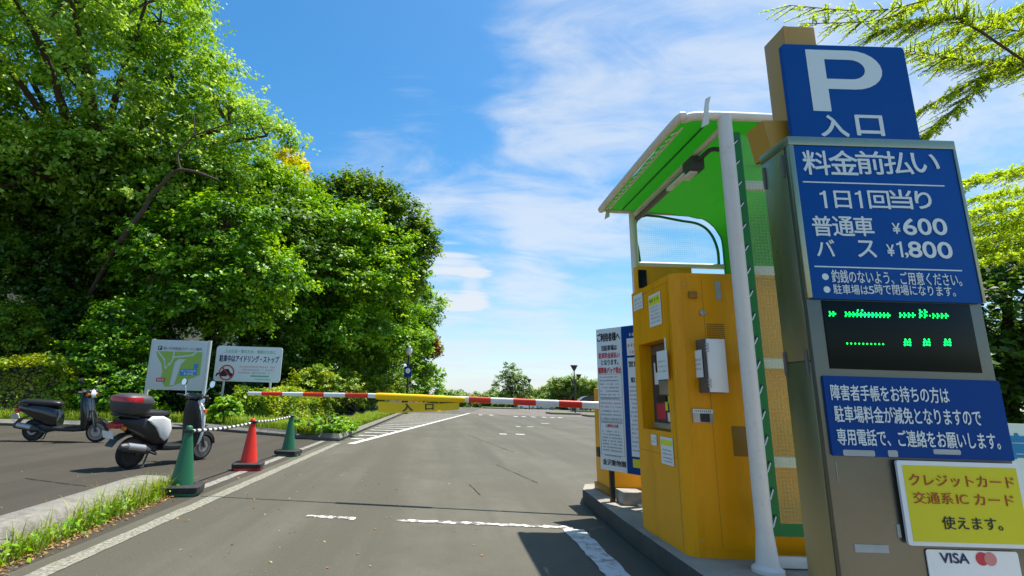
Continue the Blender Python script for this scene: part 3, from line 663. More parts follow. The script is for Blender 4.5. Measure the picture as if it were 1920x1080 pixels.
    x, z = PF.px(1316, 587); mb = MB(); mb.lathe([(.021, 0), (.021, .012), (.015, .016), (0, .017)], (X0 + x, Y0 - .003, z), (0, -1, 0), 18); mb.build('lock', MT['alu'], t)
    x0, z1 = PF.px(1325, 608); x1, z0 = PF.px(1358, 634); mb = MB()
    for i in range(11):
        for j in range(8): cx = x0 + (x1 - x0) * i / 10; cz = z0 + (z1 - z0) * j / 7; mb.box((X0 + cx - .0032, Y0 - .0042, cz - .0032), (X0 + cx + .0032, Y0 - .003, cz + .0032))
    mb.build('speaker_holes', MT['black'], t, smooth=0)
    o, (x0, x1, y0, y1) = fbox('plug_plate', MT['alu'], 1296, 766, 1337, 793, .012)
    q = MB(); q.slab(PF, x0 + .05, x1 - .03, y0 + .005, y1 - .03, .015, .022); q.build('slot', MT['black'], o); q = MB(); q.slab(PF, x0 + .002, x1 - .004, y1 - .028, y1 - .003, .015, .018); q.build('label', MT['paper'], o); q = MB(); q.greek(PF, x0 + .01, x1 - .01, y1 - .021, .012, 7, .019); q.build('small_print', MT['letterk'], o, smooth=0)
    fbox('cover_plate', MT['yplate'], 1371, 799, 1410, 856, .004, .001)
    # grey wall box with white door beside the slot
    bx0, bz1 = PF.px(1322, 634); bx1, bz0 = PF.px(1365, 738); D = .14
    # the box front stands D in front of the machine, so its face is measured there
    PB = Plane((X0, Y0 - D, 0), (1, 0, 0)); bx0, bz1 = PB.px(1323, 634); bx1, bz0 = PB.px(1364, 737)
    mb = MB(); mb.box((X0 + bx0, Y0 - D + .02, bz0), (X0 + bx1, Y0 - .004, bz1)); cb = mb.build('control_box', MT['greysteel'], t, bevel=.004)
    mb = MB(); mb.box((X0 + bx0 + .006, Y0 - D, bz0 + .003), (X0 + bx1 + .012, Y0 - D + .018, bz1 - .003)); mb.build('door', MT['white'], cb, bevel=.004)
    mb = MB()
    for zz in (bz1 - .06, bz0 + .06):
        for k in range(3): mb.box((X0 + bx0 - .008, Y0 - D - .008, zz - .028 + k * .02), (X0 + bx0 + .014, Y0 - D + .004, zz - .014 + k * .02))
    mb.build('hinge', MT['alu'], cb, bevel=.003)
    mb = MB()
    for zz in (bz0 + .03, bz1 - .03): mb.box((X0 + bx1 + .0, Y0 - .04, zz - .015), (X0 + bx1 + .035, Y0 - .004, zz + .015))
    mb.build('mounting_lug', MT['darkgrey'], cb, bevel=.004)
    q = MB(); PS = Plane((X0 + bx0, Y0 - .004, 0), (0, -1, 0)); q.slab(PS, -.02, .085, bz1 - .25, bz1 - .07, .006, .010); o = q.build('taped_note', MT['paper'], cb)
    for k in range(3):
        q = MB(); q.greek(PS, .0, .075, bz1 - .14 - k * .03, .012, 41 + k, .011); q.build('small_print', MT['lettergrey'], o, smooth=0)
    # hood behind the top with a small dark screen facing the drivers
    p0 = atY(1195, 506, 4.26); p1 = atY(1213, 540, 4.26); ztop = atY(1240, 501, 4.3).z
    mb = MB(); mb.box((p0.x + .0, 4.27, Z0), (p0.x + .48, 4.36, ztop)); hd = mb.build('rear_cabinet', MT['yellow'], t, bevel=.01)
    mb = MB(); mb.box((p0.x + .006, 4.25, p1.z), (p1.x, 4.268, p0.z)); mb.build('screen', MT['ledglass'], hd, bevel=.003)
build_machine()

# ------------------------------------------------------------------ fee display pillar with its panels
def build_pillar():
    X0, X1, YF, YB, Z1 = 1.285, 1.902, 1.75, 1.905, 2.075
    t = thing('fee_display_pillar', 'stainless fee display pillar with blue price panels and green lit screen', 'display pillar', (1.6, 1.83, .15))
    P = Plane((0, YF, 0), (1, 0, 0))
    mb = MB(); mb.box((X0, YF, .15), (X1, YB, Z1)); body = mb.build('cabinet', MT['steelface'], t, bevel=.004)
    mb = MB(); mb.box((X0 - .003, YF + .018, .17), (X0 + .001, YB - .006, 1.24)); mb.box((X0 - .003, YF + .018, 1.246), (X0 + .001, YB - .006, Z1 - .02)); mb.build('side_door', MT['steel'], t, bevel=.001)
    mb = MB(); mb.box((X0 - .006, YF - .016, Z1 - .03), (X1 + .004, YB + .004, Z1 + .005)); mb.box((X0 - .006, YF - .016, 1.46), (X0 + .012, YF - .0005, Z1 - .03)); mb.box((X1 - .008, YF - .016, 1.46), (X1 + .004, YF - .0005, Z1 - .03)); mb.build('trim', MT['steel'], t, bevel=.003)
    for z in (1.98, 1.24):
        for y in (YF + .03, YB - .012):
            mb = MB(); mb.tube([(X0 - .004, y, z - .045), (X0 - .004, y, z + .045)], .0045, 8); mb.box((X0 - .005, y - .009, z - .04), (X0 - .002, y + .009, z + .04)); mb.build('hinge', MT['greysteel'], t)
    # upper blue price panel
    z0 = P.px(1600, 563)[1]; mb = MB(); mb.box((X0 + .013, YF - .013, z0), (X1 - .009, YF - .001, Z1 - .031)); pn = mb.build('price_panel', MT['blue'], t, bevel=.002)
    B = Plane((0, YF - .013, 0), (1, 0, 0)); q = MB()
    def tx(s, bl, tr, bold): q.textpx(s, B, bl, tr, bold, .0015)
    tx('料', (1508, 327), (1552, 284), .016); tx('金', (1557, 327), (1604, 284), .016); tx('前', (1608, 326), (1653, 285), .016); tx('払', (1660, 326), (1706, 286), .016); tx('い', (1712, 323), (1756, 289), .016)
    q.one(B, (1535, 390), (1547, 358)); tx('日', (1566, 390), (1592, 359), .016); q.one(B, (1601, 390), (1613, 358)); tx('回', (1630, 391), (1664, 359), .016); tx('当', (1671, 391), (1706, 357), .016); tx('り', (1718, 391), (1742, 360), .025)
    tx('普', (1525, 442), (1556, 406), .016); tx('通', (1563, 442), (1597, 407), .016); tx('車', (1603, 442), (1634, 407), .016); tx('¥', (1674, 438), (1685, 419), .02)
    tx('6', (1695, 440), (1714, 411), .03); tx('0', (1723, 440), (1742, 411), .03); tx('0', (1751, 440), (1771, 411), .03)
    tx('バ', (1532, 480), (1562, 450), .016); tx('ス', (1609, 482), (1639, 452), .016); tx('¥', (1664, 480), (1674, 459), .02); q.one(B, (1679, 482), (1689, 453)); tx(',', (1697, 484), (1702, 474), .02)
    tx('8', (1705, 482), (1724, 454), .03); tx('0', (1732, 483), (1751, 454), .03); tx('0', (1760, 484), (1781, 455), .03)
    tx('釣銭のないよう、ご用意ください。', (1560, 530), (1799, 513), .009); tx('駐車場は', (1563, 551), (1626, 535), .009); tx('5', (1629, 551), (1637, 537), .009); tx('時で閉場になります。', (1641, 552), (1788, 537), .009)
    for u, v in ((1547, 519), (1550, 543)):
        x, z = B.px(u, v); q.add([B.P(x + .012 * math.cos(k * .3927), z + .012 * math.sin(k * .3927), .0015) for k in range(16)], [tuple(range(16))])
    for (u0, u1, v) in ((1505, 1769, 341), (1527, 1802, 499.5)):
        x0, y0 = B.px(u0, v); x1, _ = B.px(u1, v + 2.5); q.slab(B, x0, x1, y0 - .0022, y0 + .0022, .0, .0016)
    q.build('lettering', MT['letterw'], pn, smooth=0)
    # green lit screen
    z1 = P.px(1690, 569)[1]; z2 = P.px(1690, 695)[1]; xa = P.px(1548, 630)[0]; xb = P.px(1827, 630)[0]
    mb = MB(); mb.box((xa, YF - .004, z2), (xb, YF - .0005, z0 - .004)); sc = mb.build('led_screen', MT['ledglass'], t, bevel=.001)
    G = Plane((0, YF - .0045, 0), (1, 0, 0)); q = MB()
    def dot(u, v, s=.0036):
        x, z = G.px(u, v); q.add([G.P(x + s * math.cos(k * .7854), z + s * math.sin(k * .7854), .0012) for k in range(8)], [tuple(range(8))])
    def chev(u, v):
        for k in range(3): dot(u + k * 1.3 - abs(0), v - 3 + k * 3 if False else v, .0030)
        dot(u - 1, v - 3.5, .0028); dot(u - 1, v + 3.5, .0028)
    for u in (1556, 1563): chev(u, 588.5)
    for k in range(12): chev(1586 + k * 7.2, 589.2 + k * .2)
    for u in (1608, 1616): dot(u, 582, .0034)
    for u in (1688, 1696, 1704, 1712): chev(u, 591)
    for u in (1725, 1734): chev(u, 591.5); chev(u, 585)
    dot(1743, 592, .0026)
    for u in (1750, 1758, 1766, 1774): chev(u, 592.2)
    for k in range(10): dot(1588 + k * 7.5, 644 + k * .15, .003)
    for u in (1699, 1735, 1774):
        for du, dv in ((-4, -6), (4, -6), (-5, -1), (0, -2), (5, -1), (-5, 4), (5, 4), (0, 3)): dot(u + du + 2, 643 + dv, .0036)
    q.build('lit_dots', MT['led'], sc, smooth=0)
    # middle blue panel
    a = P.px(1600, 706)[1]; b = P.px(1700, 858)[1]
    mb = MB(); mb.rslab(P, X0 + .016, X1 - .001, b, a, .001, .009, .006); pm = mb.build('notice_panel', MT['blue2'], t)
    B = Plane((0, YF - .009, 0), (1, 0, 0)); q = MB()
    q.textpx('障害者手帳をお持ちの方は', B, (1559, 750), (1775, 727), .012, .0015); q.textpx('駐車場料金が減免となりますので', B, (1566, 791), (1835, 768), .012, .0015); q.textpx('専用電話で、ご連絡をお願いします。', B, (1571, 834), (1870, 812), .012, .0015)
    q.build('lettering', MT['letterw'], pm, smooth=0)
    q = MB()
    for u0, u1, v0, v1 in ((1580, 1641, 843, 856), (1664, 1684, 844, 857), (1749, 1802, 842, 853)):
        x0, y1 = B.px(u0, v0); x1, y0 = B.px(u1, v1); q.rslab(B, x0, x1, y0, y1, .0, .001, .005)
    q.build('tape_patch', MT['tape'], pm)
    # lower cards and tape residue
    B = Plane((0, YF, 0), (1, 0, 0)); q = MB()
    for u0, u1, v0, v1 in ((1601, 1667, 1020, 1037), (1566, 1572, 866, 905), (1680, 1690, 983, 1008)):
        x0, y1 = B.px(u0, v0); x1, y0 = B.px(u1, v1); q.slab(B, x0, x1, y0, y1, .0005, .0015)
    q.build('tape_patch', MT['tape'], t)
    x0, y1 = B.px(1676, 862); x1, y0 = B.px(1908, 1026); x0 = B.px(1683, 940)[0]; x1 = x0 + .40
    mb = MB(); mb.rslab(B, x0, x1, y0, y1, .010, .018, .008); cdp = mb.build('card_notice', MT['signwhite'], t)
    mb = MB(); mb.slab(B, x0 + .016, x1 - .012, y0 + .012, y1 - .014, .0175, .0187); yc = mb.build('yellow_field', MT['yellowcard'], cdp)
    C = Plane((0, YF - .0187, 0), (1, 0, 0)); w = x1 - x0; h = y1 - y0
    q = MB(); q.text('クレジットカード', C, x0 + .05 * w + .012, x1 - .04 * w - .012, y0 + .70 * h, y0 + .84 * h, .006, .0012); q.text('交通系', C, x0 + .09 * w, x0 + .41 * w, y0 + .49 * h, y0 + .63 * h, .006, .0012); q.text('IC', C, x0 + .44 * w, x0 + .53 * w, y0 + .50 * h, y0 + .61 * h, .006, .0012); q.text('カード', C, x0 + .58 * w, x0 + .90 * w, y0 + .49 * h, y0 + .62 * h, .006, .0012)
    q.build('lettering', MT['letterrb'], yc, smooth=0)
    q = MB(); q.text('使えます。', C, x0 + .29 * w, x0 + .77 * w, y0 + .2 * h, y0 + .35 * h, .008, .0012); q.build('lettering', MT['letterk'], yc, smooth=0)
    xa, ya = B.px(1733, 1029); mb = MB(); mb.rslab(B, xa, xa + .292, ya - .24, ya, .002, .005, .008); cs = mb.build('card_sticker', MT['paper'], t)
    C = Plane((0, YF - .005, 0), (1, 0, 0)); q = MB(); q.textpx('VISA', C, (1764, 1055), (1814, 1038), .03, .0012); q.build('lettering', MT['letternavy'], cs, smooth=0)
    cx, cz = C.px(1848, 1048)
    for dx, m, off in ((-.012, 'letterr', .0012), (.014, 'lettero', .0018)):
        q = MB(); q.add([C.P(cx + dx + .02 * math.cos(k * .2618), cz + .02 * math.sin(k * .2618), off) for k in range(24)], [tuple(range(24))]); q.build('emblem_disc', MT[m], cs, smooth=0)
build_pillar()

# ------------------------------------------------------------------ blue P sign on the ochre column
def build_psign():
    t = thing('parking_sign', 'blue P entrance sign on an ochre column rising behind the fee pillar', 'sign', (1.72, 2.32, .15))
    mb = MB(); mb.box((1.70, 2.24, .15), (1.86, 2.40, 2.99)); mb.build('column', MT['ochre'], t, bevel=.008)
    mb = MB(); mb.box((1.697, 2.236, 2.3), (1.712, 2.24, 2.985)); mb.build('corner_strip', MT['ochre'], t)
    p = atY(1430, 226, 2.24); z1 = p.z; z0 = atY(1440, 280, 2.24).z
    mb = MB(); mb.prism([(p.x, 2.24, z1), (1.698, 2.24, z1 + .005), (1.698, 2.24, z0 + .02), (p.x + .03, 2.24, z0 - .02)], (0, .012, 0)); mb.prism([(p.x, 2.25, z1), (p.x + .03, 2.25, z0 - .02), (p.x + .02, 2.36, z0 - .02), (p.x - .01, 2.36, z1)], (.008, 0, 0)); mb.box((p.x + .02, 2.255, z0 - .02), (1.697, 2.36, z0 - .01)); mb.build('bracket', MT['ochre'], t)
    P = Plane((0, 2.2, 0), (1, 0, 0)); x0, z1 = P.px(1460, 88); x1, _ = P.px(1700, 170); z0 = P.px(1590, 300)[1]; x0 = P.px(1467, 150)[0]
    mb = MB(); mb.rslab(P, x0, x1, z0, z1, 0, .022, .015); pn = mb.build('sign_panel', MT['blue'], t)
    F = Plane((0, 2.178, 0), (1, 0, 0)); q = MB(); q.textpx('入', F, (1541, 255), (1586, 218), .03, .0015); q.textpx('口', F, (1608, 253), (1652, 218), .03, .0015)
    # the big letter
    a, b = F.px(1525, 208); c, d = F.px(1647, 97); w = c - a; h = d - b; T = .24
    outer = [(0, 0), (T * w, 0), (T * w, .36 * h)]
    ro = .32
    def arc(cx, cy, rx, ry, s0, s1, n=12): return [(cx + rx * math.cos(rad(s0 + (s1 - s0) * i / n)), cy + ry * math.sin(rad(s0 + (s1 - s0) * i / n))) for i in range(n + 1)]
    out = arc(.6 * w, .68 * h, .4 * w, .32 * h, -90, 90); inn = arc(.58 * w, .685 * h, .19 * w, .16 * h, -90, 90)
    def quadstrip(A, Bb):
        n = len(A); q.add([F.P(a + x, b + y, .0015) for x, y in A + Bb], [(i, i + 1, n + i + 1, n + i) for i in range(n - 1)])
    quadstrip(out, inn)
    q.add([F.P(a + x, b + y, .0015) for x, y in ((0, 0), (T * w, 0), (T * w, h), (0, h))], [(0, 1, 2, 3)])
    for y0_, y1_, xo, xi in ((.36 * h, .525 * h, .6 * w, .58 * w), (.845 * h, h, .6 * w, .58 * w)):
        lo_in = y0_ < .5 * h
        pts = [(T * w, y0_), (xo if lo_in else xi, y0_), (xi if lo_in else xo, y1_), (T * w, y1_)]
        q.add([F.P(a + x, b + y, .0015) for x, y in pts], [(0, 1, 2, 3)])
    q.build('lettering', MT['letterw'], pn, smooth=0)
    # pale sign at the frame's right edge
    t = thing('information_sign', 'pale mint sign board with blue lettering behind the fee pillar at the right edge', 'sign', (2.9, 2.6, .0))
    P = Plane((0, 2.6, 0), (1, 0, 0)); x0, z1 = P.px(1862, 793)
    mb = MB(); mb.rslab(P, x0, x0 + .8, z1 - .75, z1, 0, .02, .01); pn = mb.build('sign_panel', MT['mint'], t)
    q = MB(); F = Plane((0, 2.58, 0), (1, 0, 0)); q.textpx('高', F, (1888, 862), (1932, 814), .03, .0015); q.build('lettering', MT['letterb'], pn, smooth=0)
    for x in (x0 + .12, x0 + .68):
        mb = MB(); mb.tube([(x, 2.63, 0), (x, 2.63, z1 - .05)], .02, 10); mb.build('post', MT['alu'], t)
build_psign()

# ------------------------------------------------------------------ barrier gate and notice board
def build_gate():
    t = thing('barrier_gate', 'yellow barrier gate with red and white arm lowered across the lane', 'barrier gate', (1.85, 5.6, .15))
    mb = MB(); mb.box((1.77, 5.52, .17), (2.2, 5.94, 1.24)); cb = mb.build('cabinet', MT['yellow2'], t, bevel=.012)
    mb = MB(); mb.box((1.75, 5.5, .15), (2.22, 5.96, .23)); mb.build('base', MT['yplate'], t, bevel=.006)
    mb = MB(); mb.box((1.69, 5.55, .52), (1.772, 5.66, .62)); mb.build('sensor', MT['black'], t, bevel=.012)
    mb = MB(); mb.lathe([(.11, 0), (.11, .05), (.08, .07), (0, .07)], (1.82, 5.52, 1.04), (0, -1, 0), 20); mb.build('hub', MT['alu'], t)
    AK = .098
    def yof(x): return 5.46 + AK * (1.75 - x)       # the arm stands a little askew to the lane
    def onarm(u, v, dy=0):
        d = ray(u, v); return CAMO + d * ((5.46 + dy + AK * 1.75) / (d.y + AK * d.x))
    pts = [onarm(1118, 760), onarm(868, 748.5), onarm(705, 742), onarm(465, 737.5)]
    def zat(x):
        P = [(1.85, pts[0].z)] + [(p.x, p.z) for p in pts]
        for (x1, z1), (x0, z0) in zip(P, P[1:]):
            if x >= x0: return z0 + (z1 - z0) * (x - x0) / (x1 - x0 + 1e-9)
        return P[-1][1]
    # arm: octagonal section, taper, red and white sleeves
    us = [1090, 1047, 1004, 962, 920, 879, 860, 740, 705, 688, 647, 607, 568, 527, 490, 465]
    colr = [0, 0, 1, 0, 1, 0, 1, 0, 0, 0, 0, 1, 0, 1, 0, 1, 0]
    segs = [(1118 + 40, 1090, 0), (1090, 1047, 1), (1047, 1004, 0), (1004, 962, 1), (962, 920, 0), (920, 879, 1), (879, 690, 0), (705, 690, 0), (690, 647, 1), (647, 607, 0), (607, 568, 1), (568, 529, 0), (529, 490, 1), (490, 465, 0)]
    segs = [s for s in segs if s[:2] != (705, 690)]
    mb = MB()
    for u1, u0, c in segs:
        xa, xb = onarm(u1, 745).x, onarm(u0, 745).x; mb.m = c; n = 3
        def rr(x): return .020 + .018 * (x + 1.95) / 3.65
        s = [[Vector((x, yof(x) + p.y, zat(x) + p.z)) for p in ell((0, 0, 0), rr(x) * .6, rr(x), 12, 3)] for x in (xa, xb)]
        mb.loft(s)
    arm = mb.build('arm', [MT['white'], MT['red']], t, smooth=50)
    # yellow sleeve
    mb = MB(); x1, x0 = pts[1].x + .02, pts[2].x
    secs = []
    for x, hh in ((x1, .026), (x1 - .05, .031), (x0 + .45, .037), (x0 + .04, .037), (x0, .032)): secs.append([Vector((x, yof(x) + p.y, zat(x) + p.z - .004)) for p in ell((0, 0, 0), .04, hh, 12, 3.5)])
    mb.loft(secs); mb.build('sleeve', MT['yellowsign'], arm, smooth=50)
    # folded hanging sign
    z1a, z0a = 0, 0; us = [709, 748, 787, 823, 861]; tops = [752.5, 755, 754, 757, 754.5]; bots = [772.5, 774.5, 772, 771.5, 767.5]; deps = [.004, -.014, .008, -.012, .006]
    mb = MB(); V = []
    for u, vt, vb, d in zip(us, tops, bots, deps): V += [onarm(u, vt, -.02 + d), onarm(u, vb, -.05 + d * 1.6)]
    fs = [(2 * i, 2 * i + 1, 2 * i + 3, 2 * i + 2) for i in range(4)]
    back = [Vector(p) + Vector((0, .006, 0)) for p in V]
    mb.add(V, fs); mb.add(back, [f[::-1] for f in fs]); hs = mb.build('hanging_sign', MT['yellowsign'], arm, smooth=0)
    mb = MB()
    for k in (1, 3): x = V[2 * k]; mb.tube([x + Vector((0, .02, 0)), Vector((x.x, yof(x.x), zat(x.x)))], .006, 6)
    mb.build('hanger', MT['yellowsign'], arm)
    q = MB()
    for ch, k in (('入', 1), ('口', 2)):
        o, bb, rr_ = V[2 * k + 1], V[2 * k], V[2 * k + 3]; r = (rr_ - o); up = (bb - o); pl = Plane(o, r, up)
        w, h = r.length, up.length; q.text(ch, pl, (.18 if k == 1 else .3) * w, (.66 if k == 1 else .72) * w, (.12 if k == 1 else .2) * h, (.85 if k == 1 else .78) * h, .03, .006)
    q.build('lettering', MT['letterk'], hs, smooth=0)

    # notice boards facing the lane
    A = Vector((1.61, 5.25, 0)); Bp = Vector((1.775, 4.985, 0)); d = (Bp - A).normalized(); W = (Bp - A).length
    t = thing('notice_board', 'tall white notice board with blue side panel facing the lane beside the barrier cabinet', 'notice board', (1.7, 5.15, .15))
    PL = Plane(A, d); x0, zt = PL.px(1118, 618); _, zb = PL.px(1131, 880); zt2 = zt
    mb = MB(); mb.slab(PL, 0, W, zb, zt, -.02, 0); pw = mb.build('white_panel', MT['signwhite'], t, bevel=.002)
    H = zt - zb
    mb = MB(); mb.slab(PL, W + .003, 2 * W + .05, zb, zt, -.02, 0); pb = mb.build('blue_panel', MT['blue2'], t, bevel=.002)
    def yy(f): return zt - f * H
    def T(q, s, a, b, f0, f1, bold=.02, pl=PL): q.text(s, pl, a * W, b * W, yy(f1), yy(f0), bold, .002)
    q = MB(); T(q, 'ご利用者様へ', .05, .95, .035, .095, .03); T(q, '当駐車場は', .2, .82, .125, .165); T(q, 'となります。', .18, .85, .23, .268)
    T(q, '金沢動物園', .1, .97, .925, .965, .02)
    for k in range(6): q.greek(PL, .1 * W, .85 * W, yy(.385 + k * .025), .013, 60 + k, .002)
    for k in range(4): q.greek(PL, .1 * W, .88 * W, yy(.60 + k * .026), .014, 70 + k, .002)
    for k in range(7): q.greek(PL, .12 * W, .86 * W, yy(.74 + k * .0215), .013, 80 + k, .002)
    q.greek(PL, .2 * W, .8 * W, yy(.905), .014, 99, .002, 1)
    q.build('lettering', MT['letterk'], pw, smooth=0)
    q = MB(); T(q, '駐車料金前払い', .08, .92, .178, .22); T(q, '精算後バック禁止', .04, .97, .285, .328, .025); T(q, '入庫時の注意', .25, .75, .685, .708, .015)
    for k in range(2): q.greek(PL, .1 * W, .9 * W, yy(.545 + k * .026), .014, 90 + k, .002)
    q.greek(PL, .1 * W, .8 * W, yy(.36), .013, 59, .002); q.build('lettering', MT['letterr'], pw, smooth=0)
    q = MB()
    for f0, f1 in ((.335, .5), (.515, .655), (.665, .895)):
        o = [(.05 * W, yy(f1)), (.95 * W, yy(f1)), (.95 * W, yy(f0)), (.05 * W, yy(f0))]
        for (ax, ay), (bx, by) in zip(o, o[1:] + o[:1]): q.slab(PL, min(ax, bx) - .0016, max(ax, bx) + .0016, min(ay, by) - .0016, max(ay, by) + .0016, 0, .0016)
    q.build('text_frame', MT['lettergrey'], pw, smooth=0)
    q = MB(); q.slab(PL, 1.2 * W, 2.1 * W, yy(.21), yy(.09), 0, .0012); q.slab(PL, 1.2 * W, 2.1 * W, yy(.885), yy(.225), 0, .0012); ib = q.build('white_field', MT['signwhite'], pb)
    q = MB(); q.slab(PL, 1.22 * W, 2.1 * W, yy(.955), yy(.9), 0, .0012); q.build('yellow_field', MT['yellowcard'], pb)
    q = MB()
    q.text('営業', PL, 1.24 * W, 1.6 * W, yy(.29), yy(.25), .02, .003); q.text('駐車', PL, 1.3 * W, 1.62 * W, yy(.395), yy(.36), .02, .003)
    for k in range(16): q.greek(PL, 1.24 * W, (1.75 + .2 * (k % 3)) * W, yy(.43 + k * .028), .013, 120 + k, .003)
    q.build('lettering', MT['letterk'], ib, smooth=0)
    q = MB(); q.greek(PL, 1.24 * W, 1.95 * W, yy(.15), .03, 140, .003, 1); q.greek(PL, 1.3 * W, 1.9 * W, yy(.195), .024, 141, .003, 1); q.build('lettering', MT['letterr'], ib, smooth=0)
    q = MB(); q.greek(PL, 1.3 * W, 1.95 * W, yy(.075), .03, 142, .002, 1); q.build('lettering', MT['letterw'], pb, smooth=0)
    for x in (.3 * W, 1.55 * W):
        p = PL.P(x, 0, -.045); mb = MB(); mb.box((p.x - .022, p.y - .022, .15), (p.x + .022, p.y + .022, zt - .1)); mb.build('post', MT['black'], t, bevel=.003)
    # pale block on the island
    p = gp(1190, 948, .15); mb = MB(); mb.box((p.x - .11, p.y - .02, .151), (p.x + .1, p.y + .2, .27)); o = mb.build('concrete_block', MT['concrete'], bevel=.012)
    tag(o, 'small pale concrete block on the island between machine and barrier', 'block')
build_gate()

# ------------------------------------------------------------------ cones, weights and bars
def build_cones():
    cp = [gp(339, 926), gp(465, 880), gp(540, 854)]
    def cone(m):
        t = thing('traffic_cone', '', 'traffic cone'); 
        mb = MB(); mb.lathe([(.128, .03), (.124, .05), (.036, .66), (.034, .69), (.022, .70), (.018, .702)], (0, 0, 0), n=28); mb.lathe([(.0, .702), (.018, .702)], (0, 0, 0), n=28)
        mb.build('cone_shell', m, t, smooth=50)
        mb = MB(); mb.rslab(Plane((0, 0, 0), (1, 0, 0), (0, 1, 0)), -.19, .19, -.19, .19, 0, .03, .05); mb.build('base', m, t, bevel=.006); return t
    green = cone(MT['greendk']); red = cone(MT['redcone']); g2 = copy_tree(green)
    labs = ['green traffic cone nearest the camera beside the end of the kerb', 'red traffic cone standing between the two green cones', 'green traffic cone farthest away by the weedy bed corner']
    for o, p, l, rz in zip((green, red, g2), cp, labs, (.15, .3, .1)):
        o.location = (p.x, p.y, .004); o.rotation_euler.z = rz; tag(o, l, 'traffic cone', 'traffic cones along the lane')
    wl = ['black rubber weight round the foot of the nearest green cone', 'black rubber weight round the foot of the red cone', 'black rubber weight round the foot of the farthest green cone']
    w0 = None
    for p, l, rz in zip(cp, wl, (.25, .2, -.1)):
        if w0 is None:
            mb = MB()
            # square ring with a round hole
            n = 32; ins = []; outs = []
            for k in range(n):
                a = 2 * math.pi * k / n; c_, s_ = math.cos(a), math.sin(a); q = .205 / max(abs(c_), abs(s_)); q = min(q, .262)
                ins.append((c_ * .126, s_ * .126)); outs.append((c_ * q, s_ * q))
            ring = [(outs, .033), (outs, .085), ([(x * .86, y * .86) for x, y in outs], .098), (ins, .098), (ins, .033)]
            vs = [(x, y, z) for R_, z in ring for x, y in R_]; m = len(ring)
            mb.add(vs, [(i * n + k, i * n + (k + 1) % n, ((i + 1) % m) * n + (k + 1) % n, ((i + 1) % m) * n + k) for i in range(m) for k in range(n)])
            w = w0 = mb.build('cone_weight', MT['rubber'], smooth=35)
        else: w = copy_tree(w0)
        w.location = (p.x, p.y, .004); w.rotation_euler.z = rz; tag(w, l, 'cone weight', 'rubber weights on the cones')
    bl = ['striped black and white bar from the nearest green cone to the red cone', 'striped black and white bar from the red cone to the farthest green cone']
    for k in range(2):
        a = cp[k] + Vector((0, 0, .645 + .012 * k)); b = cp[k + 1] + Vector((0, 0, .645 + .03 * k)); n = 13; mb = MB()
        d = (b - a).normalized(); a2 = a + d * .05; b2 = b - d * .05
        sag = lambda f: Vector((0, 0, -.02 * math.sin(math.pi * f)))
        for i in range(n * 2):
            f0, f1 = i / n / 2, (i + 1) / n / 2; mb.m = i % 2; mb.tube([a2.lerp(b2, f0) + sag(f0), a2.lerp(b2, f1) + sag(f1)], .017, 10)
        mb.m = 1
        for c in (a, b): mb.lathe([(.042, -.014), (.055, -.014), (.055, .014), (.042, .014), (.042, -.014)], c, n=20)
        o = mb.build('cone_bar', [MT['white'], MT['black']], smooth=50); tag(o, bl[k], 'cone bar', 'striped bars linking the cones')
build_cones()

